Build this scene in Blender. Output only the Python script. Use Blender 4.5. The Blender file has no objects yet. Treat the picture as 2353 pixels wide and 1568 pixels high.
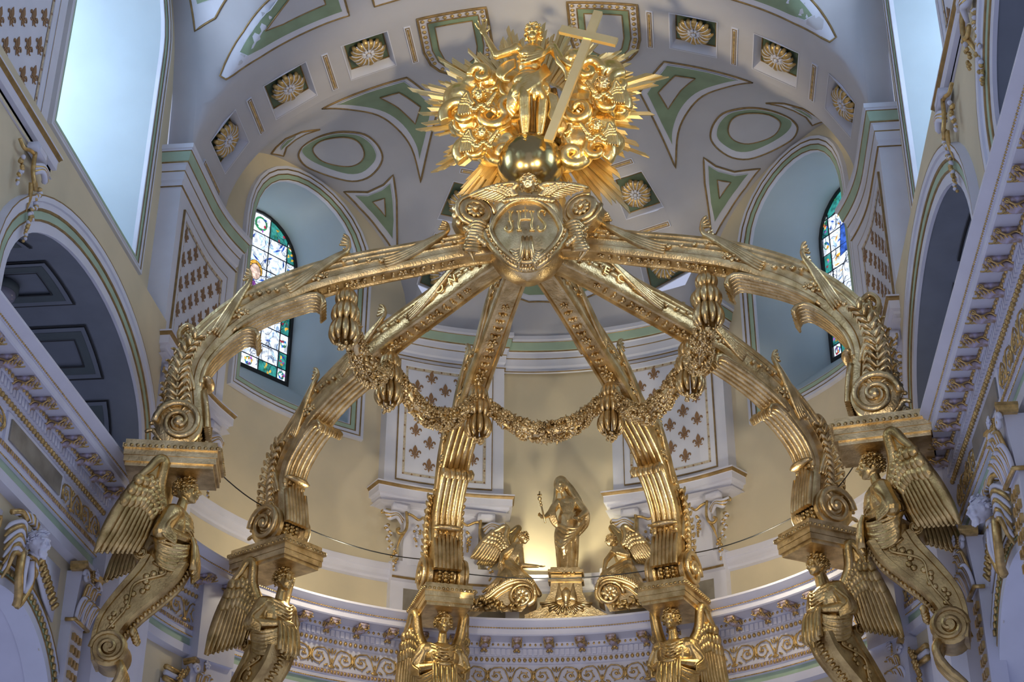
import bpy, bmesh, math, random
from math import sin, cos, pi, sqrt, radians, atan2, hypot
from mathutils import Vector as V, Matrix
from mathutils.geometry import delaunay_2d_cdt
random.seed(7)
SC = bpy.context.scene
COL = SC.collection

# ---------------------------------------------------------------- camera
cam = bpy.data.objects.new('camera', bpy.data.cameras.new('camera'))
COL.objects.link(cam); SC.camera = cam
cam.data.sensor_width = 36; cam.data.lens = 3669/2353*36
cam.data.clip_end = 200
_p, _y, _r = radians(28.7), radians(6.1), radians(.3)
_f = V((-sin(_y)*cos(_p), cos(_y)*cos(_p), sin(_p)))
_ri = V((cos(_y), sin(_y), 0)); _u = _ri.cross(_f)
_R = _ri*cos(_r)+_u*sin(_r); _U = -_ri*sin(_r)+_u*cos(_r)
CAM = V((2.27, 0, 0))
m = Matrix((_R, _U, -_f)).transposed().to_4x4(); m.translation = CAM
cam.matrix_world = m

# ---------------------------------------------------------------- world and light
SC.view_settings.view_transform = 'Standard'
SC.view_settings.look = 'None'
SC.view_settings.exposure = 0.12
SC.view_settings.gamma = 1
w = bpy.data.worlds.new('world'); SC.world = w; w.use_nodes = True
nt = w.node_tree; bg = nt.nodes['Background']
tc = nt.nodes.new('ShaderNodeTexCoord'); sp = nt.nodes.new('ShaderNodeSeparateXYZ'); rp = nt.nodes.new('ShaderNodeValToRGB')
nt.links.new(tc.outputs['Generated'], sp.inputs[0]); nt.links.new(sp.outputs['Z'], rp.inputs[0]); nt.links.new(rp.outputs[0], bg.inputs[0])
rp.color_ramp.elements[0].position = 0; rp.color_ramp.elements[0].color = (.42, .44, .60, 1)
rp.color_ramp.elements[1].position = 1; rp.color_ramp.elements[1].color = (.56, .63, .86, 1)
bg.inputs[1].default_value = 0.85
def light(kind, name, loc, to, energy, color, **k):
    d = bpy.data.lights.new(name, kind); d.energy = energy; d.color = color
    for a, b in k.items(): setattr(d, a, b)
    o = bpy.data.objects.new(name, d); COL.objects.link(o); o.location = loc
    o.rotation_euler = (V(to)-V(loc)).to_track_quat('-Z', 'Y').to_euler()
    return o
WARM = (1, .78, .45); COOL = (.62, .80, 1.0)
# floodlights standing on the nave cornice, aimed at the crown of the baldachin
light('SPOT', 'crown_floodlight', (-5.6, 14.5, 10.6), (0, 22.3, 16.9), 4200, WARM, spot_size=radians(25), spot_blend=.6, shadow_soft_size=.5)
light('SPOT', 'crown_floodlight', (5.6, 13.5, 10.6), (0.2, 22.3, 17.1), 4200, WARM, spot_size=radians(25), spot_blend=.6, shadow_soft_size=.5)
# softer warm floods for the arms of the baldachin
light('SPOT', 'baldachin_floodlight', (-3.0, 9, 6.0), (-1.0, 23.5, 12), 1500, (1, .84, .62), spot_size=radians(46), spot_blend=.8, shadow_soft_size=.4)
light('SPOT', 'baldachin_floodlight', (3.5, 9, 7.0), (1.5, 24, 12), 1500, (1, .84, .62), spot_size=radians(46), spot_blend=.8, shadow_soft_size=.4)
# lamps in the apse behind the kneeling angels, washing the wall behind the statue
light('SPOT', 'statue_lamp', (-.82, 30.25, 11.05), (-.05, 30.78, 12.3), 170, (1, .90, .62), spot_size=radians(62), spot_blend=.5, shadow_soft_size=.03)
light('SPOT', 'statue_lamp', (1.35, 30.05, 10.8), (.7, 30.75, 11.7), 70, (1, .86, .5), spot_size=radians(70), spot_blend=.7, shadow_soft_size=.05)
light('SPOT', 'statue_lamp', (-1.6, 27.6, 9.9), (.1, 29.8, 12.0), 70, (1, .88, .6), spot_size=radians(50), spot_blend=.6, shadow_soft_size=.05)
light('SPOT', 'apse_lamp', (0.1, 27.0, 9.9), (0.1, 30.6, 14.0), 260, (1, .88, .62), spot_size=radians(110), spot_blend=.9, shadow_soft_size=.2)
light('POINT', 'apse_wash_lamp', (-3.6, 26.8, 10.5), (0, 0, 0), 90, (1, .86, .62), shadow_soft_size=.2)
light('POINT', 'apse_wash_lamp', (3.8, 26.8, 10.5), (0, 0, 0), 90, (1, .86, .62), shadow_soft_size=.2)

# ---------------------------------------------------------------- materials
MATS = {}
def mat(name, col, rough=.6, metal=0, var=.06, scale=3., bump=0., bscale=40., emit=0, col2=None, spec=.5):
    m = bpy.data.materials.new(name); m.use_nodes = True; t = m.node_tree; b = t.nodes['Principled BSDF']
    b.inputs['Roughness'].default_value = rough; b.inputs['Metallic'].default_value = metal
    b.inputs['Specular IOR Level'].default_value = spec
    tcn = t.nodes.new('ShaderNodeTexCoord')
    n = t.nodes.new('ShaderNodeTexNoise'); n.inputs['Scale'].default_value = scale; n.inputs['Detail'].default_value = 4
    t.links.new(tcn.outputs['Object'], n.inputs['Vector'])
    mix = t.nodes.new('ShaderNodeMix'); mix.data_type = 'RGBA'
    c = V(col); c2 = V(col2) if col2 else c*(1-var*2.2)
    mix.inputs[6].default_value = (*c2, 1); mix.inputs[7].default_value = (*(c*(1+var)), 1)
    mr = t.nodes.new('ShaderNodeMapRange'); mr.inputs[1].default_value = .35; mr.inputs[2].default_value = .65
    t.links.new(n.outputs[0], mr.inputs[0]); t.links.new(mr.outputs[0], mix.inputs[0])
    t.links.new(mix.outputs[2], b.inputs['Base Color'])
    if bump:
        n2 = t.nodes.new('ShaderNodeTexNoise'); n2.inputs['Scale'].default_value = bscale; n2.inputs['Detail'].default_value = 3
        t.links.new(tcn.outputs['Object'], n2.inputs['Vector'])
        bp = t.nodes.new('ShaderNodeBump'); bp.inputs['Strength'].default_value = bump; bp.inputs['Distance'].default_value = .02
        t.links.new(n2.outputs[0], bp.inputs['Height']); t.links.new(bp.outputs[0], b.inputs['Normal'])
    if emit:
        t.links.new(mix.outputs[2], b.inputs['Emission Color']); b.inputs['Emission Strength'].default_value = emit
    MATS[name] = m; return m
GOLD = mat('gilded_gold', (.80, .64, .36), .34, 1, .12, 4, .35, 30, col2=(.52, .37, .17))
GOLDB = mat('bright_gold_leaf', (1.0, .78, .36), .30, 1, .0, 5, .25, 25, col2=(.88, .62, .22))
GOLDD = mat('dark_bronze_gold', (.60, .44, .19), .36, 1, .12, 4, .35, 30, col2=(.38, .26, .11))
BALL = mat('polished_brass', (.50, .38, .17), .18, 1, .05, 2)
GLINE = mat('gold_paint_line', (.30, .20, .08), .4, .4, .12, 8)
GRELIEF = mat('gilt_relief_paint', (.62, .43, .17), .35, .7, .15, 12)
WHITE = mat('white_plaster', (.66, .69, .80), .55, 0, .02, 2)
LILAC = mat('cornice_white_paint', (.66, .68, .80), .5, 0, .02, 2)
CEIL = mat('vault_plaster', (.50, .51, .56), .7, 0, .02, 1.5)
CREAM = mat('cream_plaster', (.66, .58, .41), .7, 0, .03, .8, col2=(.59, .53, .38))
SAGE = mat('sage_green_paint', (.24, .33, .22), .6, 0, .06, 2)
GREEN = mat('pale_green_band', (.38, .52, .40), .55, 0, .05, 2)
DGREEN = mat('coffer_dark_green', (.10, .15, .10), .6, 0, .08, 3)
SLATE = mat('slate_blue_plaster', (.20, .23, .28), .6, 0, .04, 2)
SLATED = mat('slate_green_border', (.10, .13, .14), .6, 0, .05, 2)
BLUEREV = mat('window_reveal_plaster', (.60, .72, .80), .6, 0, .02, 1)
BROWN = mat('bronze_stencil', (.30, .17, .08), .5, .2, .1, 6)
STRIP = mat('gilt_border_strip', (.60, .52, .38), .5, .2, .1, 20)
MARBLE = mat('dark_marble', (.13, .12, .10), .3, 0, .5, 3, col2=(.30, .28, .24))
BLACK = mat('black_lead', (.012, .014, .016), .5)
DAY = mat('daylight_glass', (.75, .86, 1.0), .4, 0, .05, 1, emit=6.5)
APREV = mat('apse_reveal_plaster', (.44, .55, .62), .6, 0, .02, 1)
SATIN = mat('satin_gold', (1.0, .86, .50), .48, 1, .0, 3, col2=(.96, .80, .42))
MOD = mat('modillion_paint', (.46, .43, .58), .45, .1, .2, 14, col2=(.34, .24, .16))

# ---------------------------------------------------------------- mesh builder
def perp(d):
    a = V((0, 0, 1)) if abs(d.z) < .9 else V((1, 0, 0))
    x = d.cross(a).normalized(); return x, d.cross(x).normalized()
class MB:
    def __init__(s): s.v = []; s.f = []; s.m = []; s.c = 0
    def add(s, vs, fs, mi=None):
        o = len(s.v); s.v += [tuple(p) for p in vs]
        s.f += [tuple(i+o for i in f) for f in fs]; s.m += [s.c if mi is None else mi]*len(fs)
    def box(s, c, h, M=None, mi=None):
        vs = [V((x*h[0], y*h[1], z*h[2])) for x in (-1, 1) for y in (-1, 1) for z in (-1, 1)]
        if M is not None: vs = [M @ p for p in vs]
        c = V(c); s.add([p+c for p in vs], [(0, 1, 3, 2), (4, 6, 7, 5), (0, 4, 5, 1), (2, 3, 7, 6), (0, 2, 6, 4), (1, 5, 7, 3)], mi)
    def hexa(s, p, mi=None):   # 8 points, bottom four then top four
        s.add(p, [(3, 2, 1, 0), (4, 5, 6, 7), (0, 1, 5, 4), (1, 2, 6, 5), (2, 3, 7, 6), (3, 0, 4, 7)], mi)
    def tube(s, pts, r, n=8, cap=True, flat=None, up=None, mi=None, closed=False):
        pts = [V(p) for p in pts]; N = len(pts)
        if not hasattr(r, '__len__'): r = [r]*N
        vs = []; X = None
        for i, p in enumerate(pts):
            if closed: d = (pts[(i+1) % N]-pts[i-1])
            else: d = pts[min(i+1, N-1)]-pts[max(i-1, 0)]
            if d.length < 1e-9: d = V((0, 0, 1))
            d.normalize()
            if up is not None: X = d.cross(V(up)); X = X.normalized() if X.length > 1e-5 else perp(d)[0]
            elif X is None: X = perp(d)[0]
            else:
                X = X-d*X.dot(d); X = X.normalized() if X.length > 1e-6 else perp(d)[0]
            Y = d.cross(X); fl = flat if flat else 1
            for k in range(n):
                a = 2*pi*k/n; vs.append(p+X*(cos(a)*r[i])+Y*(sin(a)*r[i]*fl))
        fs = [(i*n+k, i*n+(k+1) % n, (i+1)*n+(k+1) % n, (i+1)*n+k) for i in range(N-1) for k in range(n)]
        if closed: fs += [((N-1)*n+k, (N-1)*n+(k+1) % n, (k+1) % n, k) for k in range(n)]
        elif cap: fs += [tuple(reversed(range(n))), tuple((N-1)*n+k for k in range(n))]
        s.add(vs, fs, mi)
    def ell(s, c, r, M=None, n=10, mi=None):
        c = V(c)
        if not hasattr(r, '__len__'): r = (r, r, r)
        k = max(4, n//2+1); vs = [V((0, 0, r[2]))]
        for i in range(1, k):
            t = pi*i/k
            for j in range(n):
                a = 2*pi*j/n; vs.append(V((r[0]*sin(t)*cos(a), r[1]*sin(t)*sin(a), r[2]*cos(t))))
        vs.append(V((0, 0, -r[2])))
        if M is not None: vs = [M @ p for p in vs]
        fs = [(0, 1+j, 1+(j+1) % n) for j in range(n)]
        for i in range(k-2):
            for j in range(n): a = 1+i*n; fs.append((a+j, a+n+j, a+n+(j+1) % n, a+(j+1) % n))
        e = len(vs)-1; a = 1+(k-2)*n; fs += [(a+(j+1) % n, a+j, e) for j in range(n)]
        s.add([p+c for p in vs], fs, mi)
    def cap(s, a, b, r0, r1, n=10, mi=None):   # tapered limb with round ends
        a = V(a); b = V(b); s.tube([a, a.lerp(b, .5), b], [r0, (r0+r1)/2, r1], n, mi=mi); s.ell(a, r0, n=n, mi=mi); s.ell(b, r1, n=n, mi=mi)
    def lathe(s, prof, c=(0, 0, 0), n=24, M=None, mi=None):
        c = V(c); vs = []
        for r, z in prof:
            for k in range(n):
                a = 2*pi*k/n; p = V((r*cos(a), r*sin(a), z)); vs.append(c+(M @ p if M is not None else p))
        N = len(prof)
        fs = [(i*n+k, i*n+(k+1) % n, (i+1)*n+(k+1) % n, (i+1)*n+k) for i in range(N-1) for k in range(n)]
        s.add(vs, fs, mi)
    def grid(s, rows, closed=False, mi=None, mis=None):
        R = len(rows); K = len(rows[0]); fs = []; o = len(s.v)
        s.v += [tuple(p) for r in rows for p in r]
        for i in range(R-1):
            for j in range(K if closed else K-1):
                j2 = (j+1) % K; s.f.append((o+i*K+j, o+i*K+j2, o+(i+1)*K+j2, o+(i+1)*K+j))
                s.m.append(mis[j] if mis else (s.c if mi is None else mi))
    def prism(s, poly, f, h, mi=None):   # poly in 2D -> f(u,v,h)
        n = len(poly); a = [f(u, v, 0) for u, v in poly]; b = [f(u, v, h) for u, v in poly]
        s.add(a+b, [tuple(range(n, 2*n)), tuple(reversed(range(n)))]+[(i, (i+1) % n, n+(i+1) % n, n+i) for i in range(n)], mi)
    def build(s, name, mats, parent=None, smooth=True, local=False, auto=None):
        me = bpy.data.meshes.new(name)
        vs = s.v
        if parent is not None and not local:
            L = parent.location; 
            if parent.parent: L = L+parent.parent.location
            vs = [(p[0]-L[0], p[1]-L[1], p[2]-L[2]) for p in vs]
        me.from_pydata(vs, [], s.f)
        if not isinstance(mats, (list, tuple)): mats = [mats]
        for q in mats: me.materials.append(q)
        if len(mats) > 1: me.polygons.foreach_set('material_index', s.m)
        if smooth: me.polygons.foreach_set('use_smooth', [True]*len(me.polygons))
        bm = bmesh.new(); bm.from_mesh(me); bmesh.ops.recalc_face_normals(bm, faces=bm.faces); bm.to_mesh(me); bm.free()
        if smooth and auto: me.set_sharp_from_angle(angle=radians(auto))
        o = bpy.data.objects.new(name, me); COL.objects.link(o)
        if parent is not None: o.parent = parent
        return o
def thing(name, label, cat, loc=(0, 0, 0), rz=0, group=None):
    o = bpy.data.objects.new(name, None); o.empty_display_size = .2; COL.objects.link(o); o.location = loc; o.rotation_euler = (0, 0, rz)
    o['label'] = label; o['category'] = cat
    if group: o['group'] = group
    return o
def tag(o, label, cat, group=None):
    o['label'] = label; o['category'] = cat
    if group: o['group'] = group
    return o
def struct(name, label=None):
    o = bpy.data.objects.new(name, None); COL.objects.link(o); o['kind'] = 'structure'
    if label: o['label'] = label; o['category'] = 'building part'
    return o
KIDS = {}
def kids(o): return [c for c in bpy.data.objects if c.parent == o]
def copy_tree(o, parent=None):
    def rec(x, par, table):
        c = x.copy(); COL.objects.link(c); c.parent = par
        for ch in table.get(x, []): rec(ch, c, table)
        return c
    table = {}
    for q in bpy.data.objects:
        if q.parent: table.setdefault(q.parent, []).append(q)
    return rec(o, parent, table)
def inst(src, name, parent, M):
    c = bpy.data.objects.new(name, src); COL.objects.link(c); c.parent = parent; c.matrix_local = M; return c
def fuse(mb, vox, smooth=2, fac=.5):
    """weld overlapping volumes into one continuous skin; returns a mesh"""
    me = bpy.data.meshes.new('tmp'); me.from_pydata(mb.v, [], mb.f)
    bm = bmesh.new(); bm.from_mesh(me); bmesh.ops.recalc_face_normals(bm, faces=bm.faces); bm.to_mesh(me); bm.free()
    o = bpy.data.objects.new('tmp', me); COL.objects.link(o)
    r = o.modifiers.new('r', 'REMESH'); r.mode = 'VOXEL'; r.voxel_size = vox; r.use_smooth_shade = True
    if smooth: q = o.modifiers.new('s', 'SMOOTH'); q.iterations = smooth; q.factor = fac
    dg = bpy.context.evaluated_depsgraph_get(); out = bpy.data.meshes.new_from_object(o.evaluated_get(dg))
    bpy.data.objects.remove(o); bpy.data.meshes.remove(me)
    out.polygons.foreach_set('use_smooth', [True]*len(out.polygons))
    return out
def fused(name, mb, vox, material, parent, smooth=2, fac=.5):
    me = fuse(mb, vox, smooth, fac); me.name = name
    me.transform(Matrix.Translation(-parent.location)); me.materials.clear(); me.materials.append(material)
    o = bpy.data.objects.new(name, me); COL.objects.link(o); o.parent = parent
    return o
def frame(x, y, z, o):   # matrix from axes and origin
    m = Matrix((V(x), V(y), V(z))).transposed().to_4x4(); m.translation = V(o); return m
def spline(pts, n=8):
    pts = [V(p) for p in pts]; out = []
    P = [pts[0]*2-pts[1]]+pts+[pts[-1]*2-pts[-2]]
    for i in range(1, len(P)-2):
        for k in range(n):
            t = k/n; a, b, c, d = P[i-1:i+3]
            out.append(.5*((2*b)+(c-a)*t+(2*a-5*b+4*c-d)*t*t+(3*b-a-3*c+d)*t**3))
    out.append(pts[-1]); return out

# ---------------------------------------------------------------- vault surface
A_, B_, Z0, YD, BD = 6.05, 3.4, 16.87, 24.9, 5.6
def smax(p, q, k):
    h = max(k-abs(p-q), 0)/k; return max(p, q)+h*h*k*.25
def ZV(x, y):
    e = 1-(x/A_)**2-(((y-YD)/BD)**2 if y > YD else 0)
    z = Z0+(B_*sqrt(e) if e > 0 else -.3)
    if y > 24:
        for sx in (-1, 1):
            px, py = x, y-24.4; dx, dy = sx*.82, .57
            s = px*dy-py*dx; t = px*dx+py*dy
            if t > 1. and abs(s) < 2.75:
                z = smax(z, Z0-.4+3.45*(1-(abs(s)/2.75)**2.3)**(1/2.3), .35)
    if y < 23:
        for yc in (20.2, 12.6, 5.0, -2.6):
            s = abs(y-yc)
            if s < 2.75 and abs(x) > 1:
                h = 2.5+1.4*(abs(x)-4.2)/2.3
                z = max(z, Z0-.1+h*(1-(s/2.75)**2.6)**(1/2.6))
    return max(z, Z0-.05)
def NV(x, y):
    e = .02; return V((-(ZV(x+e, y)-ZV(x-e, y))/(2*e), -(ZV(x, y+e)-ZV(x, y-e))/(2*e), 1)).normalized()
ceiling = struct('ceiling')
COFX = [(5.53, 5.93), (4.25, 5.02), (2.70, 3.57)]; COFY = (23.62, 24.65)
mb = MB()
xs = set([A_*sin(radians(t)) for t in range(-90, 91, 2)])
for a, b in COFX:
    for s in (-1, 1):
        xs = {x for x in xs if not (min(s*a, s*b)-.05 < x < max(s*a, s*b)+.05)} | {s*a, s*b, s*(a+b)/2}
xs |= {s*(A_+.45*k/4) for k in range(1, 5) for s in (-1, 1)} | {s*v for v in (5.97, 6.02) for s in (-1, 1)}
xs = sorted(xs)
ys = sorted({-8+.5*k for k in range(0, 34)} | {9+.1*k for k in range(0, 138)} | {22.9} | {22.9+.12*k for k in range(1, 6)} | {COFY[0], COFY[1], YD} | {COFY[0]+(COFY[1]-COFY[0])*k/8 for k in range(1, 8)} | {24.7, 24.8})
rows = [[(x, y, ZV(x, y)) for x in xs] for y in ys]
o = len(mb.v); K = len(xs)
mb.v += [p for r in rows for p in r]
for i in range(len(ys)-1):
    for j in range(K-1):
        cx, cy = (xs[j]+xs[j+1])/2, (ys[i]+ys[i+1])/2
        if COFY[0] < cy < COFY[1] and any(a < abs(cx) < b for a, b in COFX): continue
        mb.f.append((i*K+j, i*K+j+1, (i+1)*K+j+1, (i+1)*K+j)); mb.m.append(0)
# dome, polar grid, with the rib coffers left open
def DP(ph, t): return (A_*t*cos(ph), YD+BD*t*sin(ph))
RC = [(t0, t1) for t0, t1 in ((.45, .56), (.66, .80), (.90, .98))]
RPH = [radians(65), radians(115)]; RW = radians(5.2)
phs = sorted({radians(k*1.5) for k in range(0, 121)} | {p+s*RW for p in RPH for s in (-1, 1)})
ts = sorted({.02*k for k in range(0, 45)} | {1-.115*(1-k/14)**1.6 for k in range(0, 15)} | {t for r in RC for t in r} | {1+.013*k for k in range(1, 6)})
base = len(mb.v); K = len(phs)
for t in ts:
    for p in phs:
        x, y = DP(p, t); mb.v.append((x, y, ZV(x, y)))
for i in range(len(ts)-1):
    for j in range(K-1):
        ct, cp = (ts[i]+ts[i+1])/2, (phs[j]+phs[j+1])/2
        if any(t0 < ct < t1 for t0, t1 in RC) and any(abs(cp-q) < RW for q in RPH): continue
        mb.f.append(tuple(base+k for k in (i*K+j, i*K+j+1, (i+1)*K+j+1, (i+1)*K+j))); mb.m.append(0)
vault = mb.build('vault_shell', CEIL, ceiling)

# rosette shared mesh (z = out of the coffer back, into the room)
def rosette_mesh():
    r = MB()
    for k in range(16):
        a = 2*pi*k/16; d = V((cos(a), sin(a), 0)); L = .37 if k % 2 == 0 else .34
        p = [d*.06+V((0, 0, .05)), d*(L*.45)+V((0, 0, .13)), d*(L*.8)+V((0, 0, .13)), d*L+V((0, 0, .05))]
        r.tube(spline(p, 3), [.025, .035, .045, .052, .058, .062, .064, .06, .05, .03], 7, flat=.55, up=(0, 0, 1), mi=0)
        b = a+pi/16; e = V((cos(b), sin(b), 0))
        r.tube(spline([e*.05+V((0, 0, .1)), e*.2+V((0, 0, .16)), e*.30+V((0, 0, .14)), e*.335+V((0, 0, .1))], 3), .013, 5, mi=1)
    for k in range(8):
        a = 2*pi*(k+.5)/8; r.ell((cos(a)*.085, sin(a)*.085, .14), (.05, .035, .03), Matrix.Rotation(a, 3, 'Z'), 8, mi=1)
    r.ell((0, 0, .16), (.045, .045, .04), n=10, mi=1); r.lathe([(.06, .12), (.075, .15), (.06, .17)], n=12, mi=0)
    o = r.build('rosette', [GRELIEF, WHITE]); me = o.data; bpy.data.objects.remove(o); return me
ROS = rosette_mesh()
def coffer(corners, nrm, depth=.2, sc=1.):
    """recessed square: four walls and a dark green back, rosette hung inside"""
    P = [V(p) for p in corners]; n = V(nrm); c = sum(P, V())/4
    m = MB(); back = [c+(p-c)*.86+n*depth for p in P]
    lip = [c+(p-c)*1.04-n*.012 for p in P]; inn = [p-n*.012 for p in P]
    for i in range(4):
        j = (i+1) % 4
        m.add([P[i]-n*.0, P[j], back[j], back[i]], [(0, 1, 2, 3)], 0)
        m.add([lip[i], lip[j], inn[j], inn[i]], [(0, 1, 2, 3)], 0)
        m.tube([back[i]-n*.01, back[j]-n*.01], .014, 5, mi=2)
    m.add(back, [(0, 1, 2, 3)], 1)
    m.build('coffer', [WHITE, DGREEN, GLINE], ceiling, smooth=False)
    x = (P[1]-P[0]).normalized(); z = -n; y = z.cross(x).normalized()
    M = frame(x, y, z, c+n*(depth-.03)) @ Matrix.Scale(sc, 4)
    inst(ROS, 'rosette', ceiling, M)
def bar(a, b, nrm, w=.045):
    """short gilt bar let into the vault with a white rim"""
    a, b, n = V(a), V(b), V(nrm); d = (b-a).normalized(); s = d.cross(n).normalized(); m = MB()
    for (ww, hh, e, mi) in ((w+.022, .02, .022, 0), (w, .024, 0, 1), (w*.62, .028, -.02, 0), (w*.45, .032, -.04, 2)):
        M = frame(s, d, n, (0, 0, 0)).to_3x3()
        m.box((a+b)/2-n*hh/2, (ww, (b-a).length/2+e, hh/2+.005), M, mi)
    m.build('gilt_bar', [WHITE, GLINE, GRELIEF], ceiling, smooth=False)
def P3(x, y): return V((x, y, ZV(x, y)))
for s in (-1, 1):
    for a, b in COFX:
        y0, y1 = COFY
        xa, xb = sorted((s*a, s*b))
        n = NV((xa+xb)/2, 24.2); coffer([P3(xa, y0), P3(xb, y0), P3(xb, y1), P3(xa, y1)], n, .2, .98)
    for x in (6.035, 5.3, 3.9, 2.32):
        bar(P3(s*x, 23.66), P3(s*x, 24.7), NV(s*min(x, 6.0), 24.2))
for ph in RPH:
    for t0, t1 in RC:
        c4 = [P3(*DP(ph+sg*RW, t)) for sg, t in ((-1, t0), (1, t0), (1, t1), (-1, t1))]
        x, y = DP(ph, (t0+t1)/2); coffer(c4, NV(x, y), .14, .92)
    for t in (.61, .85):
        x, y = DP(ph, t); bar(P3(*DP(ph-RW*.9, t)), P3(*DP(ph+RW*.9, t)), NV(x, y), .05)

# decorated panels on the vault
def inside(p, poly):
    c = False; n = len(poly); j = n-1
    for i in range(n):
        a, b = poly[i], poly[j]
        if (a[1] > p[1]) != (b[1] > p[1]) and p[0] < (b[0]-a[0])*(p[1]-a[1])/(b[1]-a[1])+a[0]: c = not c
        j = i
    return c
def dens(poly, st=.12):
    out = []
    for i in range(len(poly)):
        a, b = V(poly[i]), V(poly[(i+1) % len(poly)]); k = max(1, int((b-a).length/st))
        out += [tuple(a.lerp(b, t/k)) for t in range(k)]
    return out
def patch(m, poly, off, mi, st=.16):
    d = dens(poly, .1); n = len(d); pts = [V(p) for p in d]
    x0, x1 = min(p[0] for p in d), max(p[0] for p in d); y0, y1 = min(p[1] for p in d), max(p[1] for p in d)
    y = y0+st/2
    while y < y1:
        x = x0+st/2
        while x < x1:
            if inside((x, y), d): pts.append(V((x, y)))
            x += st
        y += st
    vs, _, fs, *_ = delaunay_2d_cdt(pts, [], [list(range(n))], 1, 1e-5)
    out = []
    for v in vs:
        q = P3(v.x, v.y); out.append(q-NV(v.x, v.y)*off)
    m.add(out, [tuple(f) for f in fs], mi)
def curve2(poly, closed=True, st=.1): return dens(poly, st)
def edge(m, poly, off, r, mi):
    m.tube([P3(x, y)-NV(x, y)*off for x, y in dens(poly, .1)], r, 5, mi=mi, closed=True)
def shrink(poly, d):
    """inset a plan polygon by distance d"""
    n = len(poly); ar = sum(poly[i][0]*poly[(i+1) % n][1]-poly[(i+1) % n][0]*poly[i][1] for i in range(n)); sg = 1 if ar > 0 else -1
    out = []
    for i in range(n):
        a, b, c = V(poly[i-1]), V(poly[i]), V(poly[(i+1) % n])
        e1, e2 = (b-a).normalized(), (c-b).normalized()
        n1, n2 = V((-e1.y, e1.x))*sg, V((-e2.y, e2.x))*sg
        k = (n1+n2); L = max(.35, k.length_squared/2); out.append(tuple(b+k/L*d if k.length > 1e-4 else b+n1*d))
    return out
def panel(name, outer, green, inner):
    m = MB()
    for s in (-1, 1):
        m = MB(); f = lambda P: [(s*x, y) for x, y in P]
        patch(m, f(outer), .012, 0); edge(m, f(outer), .012, .022, 2)
        patch(m, f(green), .035, 1); edge(m, f(green), .03, .008, 0)
        if inner: patch(m, f(inner), .05, 3); edge(m, f(inner), .05, .016, 2)
        m.build(name, [WHITE, SAGE, GLINE, CEIL], ceiling)
def sm(P, n=4):   # smooth closed polygon
    P = [V(p) for p in P]; N = len(P); out = []
    for i in range(N):
        a, b, c, d = P[i-1], P[i], P[(i+1) % N], P[(i+2) % N]
        for k in range(n):
            t = k/n; q = .5*((2*b)+(c-a)*t+(2*a-5*b+4*c-d)*t*t+(3*b-a-3*c+d)*t**3); out.append(tuple(q))
    return out
def sp2(P, n=4): return [tuple(q.to_2d()) for q in spline([(*p, 0) for p in P], n)]
J = lambda P, d=-.06: [(x+d, y) for x, y in P]
fan = J([(2.63, 25.14), (3.71, 25.17)]+sp2([(4.32, 25.19), (3.88, 25.76), (3.39, 26.21), (3.09, 26.71), (2.87, 27.33), (2.79, 28.15)])+[(2.46, 27.16), (2.12, 26.15)])
fan_g = J([(2.70, 25.22), (3.5, 25.24)]+sp2([(4.05, 25.28), (3.70, 25.66), (3.24, 26.1), (2.94, 26.6), (2.76, 27.2), (2.735, 27.6)])+[(2.53, 27.0), (2.27, 26.15)])
fan_i = J([(2.85, 25.52), (3.24, 25.54), (2.95, 26.0), (2.68, 26.59), (2.5, 26.1)])
panel('fan_panel', fan, fan_g, fan_i)
ov = J([(3.55, 27.46), (3.63, 27.15), (3.8, 26.87), (4.1, 26.72), (4.43, 26.67), (4.78, 26.77), (5.1, 27.01), (5.29, 27.29), (5.35, 27.55), (5.28, 27.88), (5.05, 28.13), (4.72, 28.33), (4.35, 28.41), (4.0, 28.28), (3.73, 28.01), (3.57, 27.72)])
ovg = J([(3.67, 27.44), (3.73, 27.16), (3.9, 26.88), (4.15, 26.75), (4.43, 26.70), (4.78, 26.79), (5.07, 26.99), (5.21, 27.18), (5.2, 27.45), (5.06, 27.73), (4.76, 28.01), (4.4, 28.17), (4.08, 28.11), (3.81, 27.85), (3.69, 27.64)])
ovi = J([(3.91, 27.35), (3.98, 27.05), (4.16, 26.88), (4.43, 26.83), (4.74, 26.89), (4.96, 27.14), (4.98, 27.4), (4.88, 27.67), (4.65, 27.84), (4.34, 27.91), (4.1, 27.81), (3.95, 27.61)])
panel('oval_panel', sm(ov, 3), sm(ovg, 3), sm(ovi, 3))
panel('spandrel_panel', J([(3.39, 28.11), (3.65, 28.4), (4.05, 28.66), (4.60, 28.74), (4.29, 29.1), (3.9, 29.42), (3.6, 29.6), (3.5, 29.55), (3.46, 29.16), (3.4, 28.68)]), J([(3.48, 28.32), (3.7, 28.53), (4.05, 28.74), (4.34, 28.79), (4.1, 29.04), (3.82, 29.27), (3.58, 29.42), (3.51, 29.1), (3.48, 28.7)]), J([(3.66, 28.7), (3.95, 28.85), (3.69, 29.08)]))
panel('crescent_panel', [(4.6, 26.42), (4.95, 26.3), (5.3, 26.42), (5.6, 26.8), (5.78, 27.1), (5.58, 27.35), (5.42, 26.95), (5.15, 26.65), (4.9, 26.48)], [(5.1, 26.42), (5.3, 26.5), (5.5, 26.8), (5.55, 27.0), (5.4, 26.8), (5.2, 26.55)], None)
cent_o = [(-1.25, 29.2), (1.25, 29.2), (1.25, 30.16), (.6, 30.32), (0, 30.36), (-.6, 30.32), (-1.25, 30.16)]
m = MB()
for P, off, mi, e in ((cent_o, .012, 0, .02), (shrink(cent_o, .06), .03, 1, 0), ([(-.72, 29.3), (.72, 29.3), (.72, 30.06), (0, 30.14), (-.72, 30.06)], .045, 3, .014)):
    patch(m, P, off, mi)
    if e: edge(m, P, off, e, 2)
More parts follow.
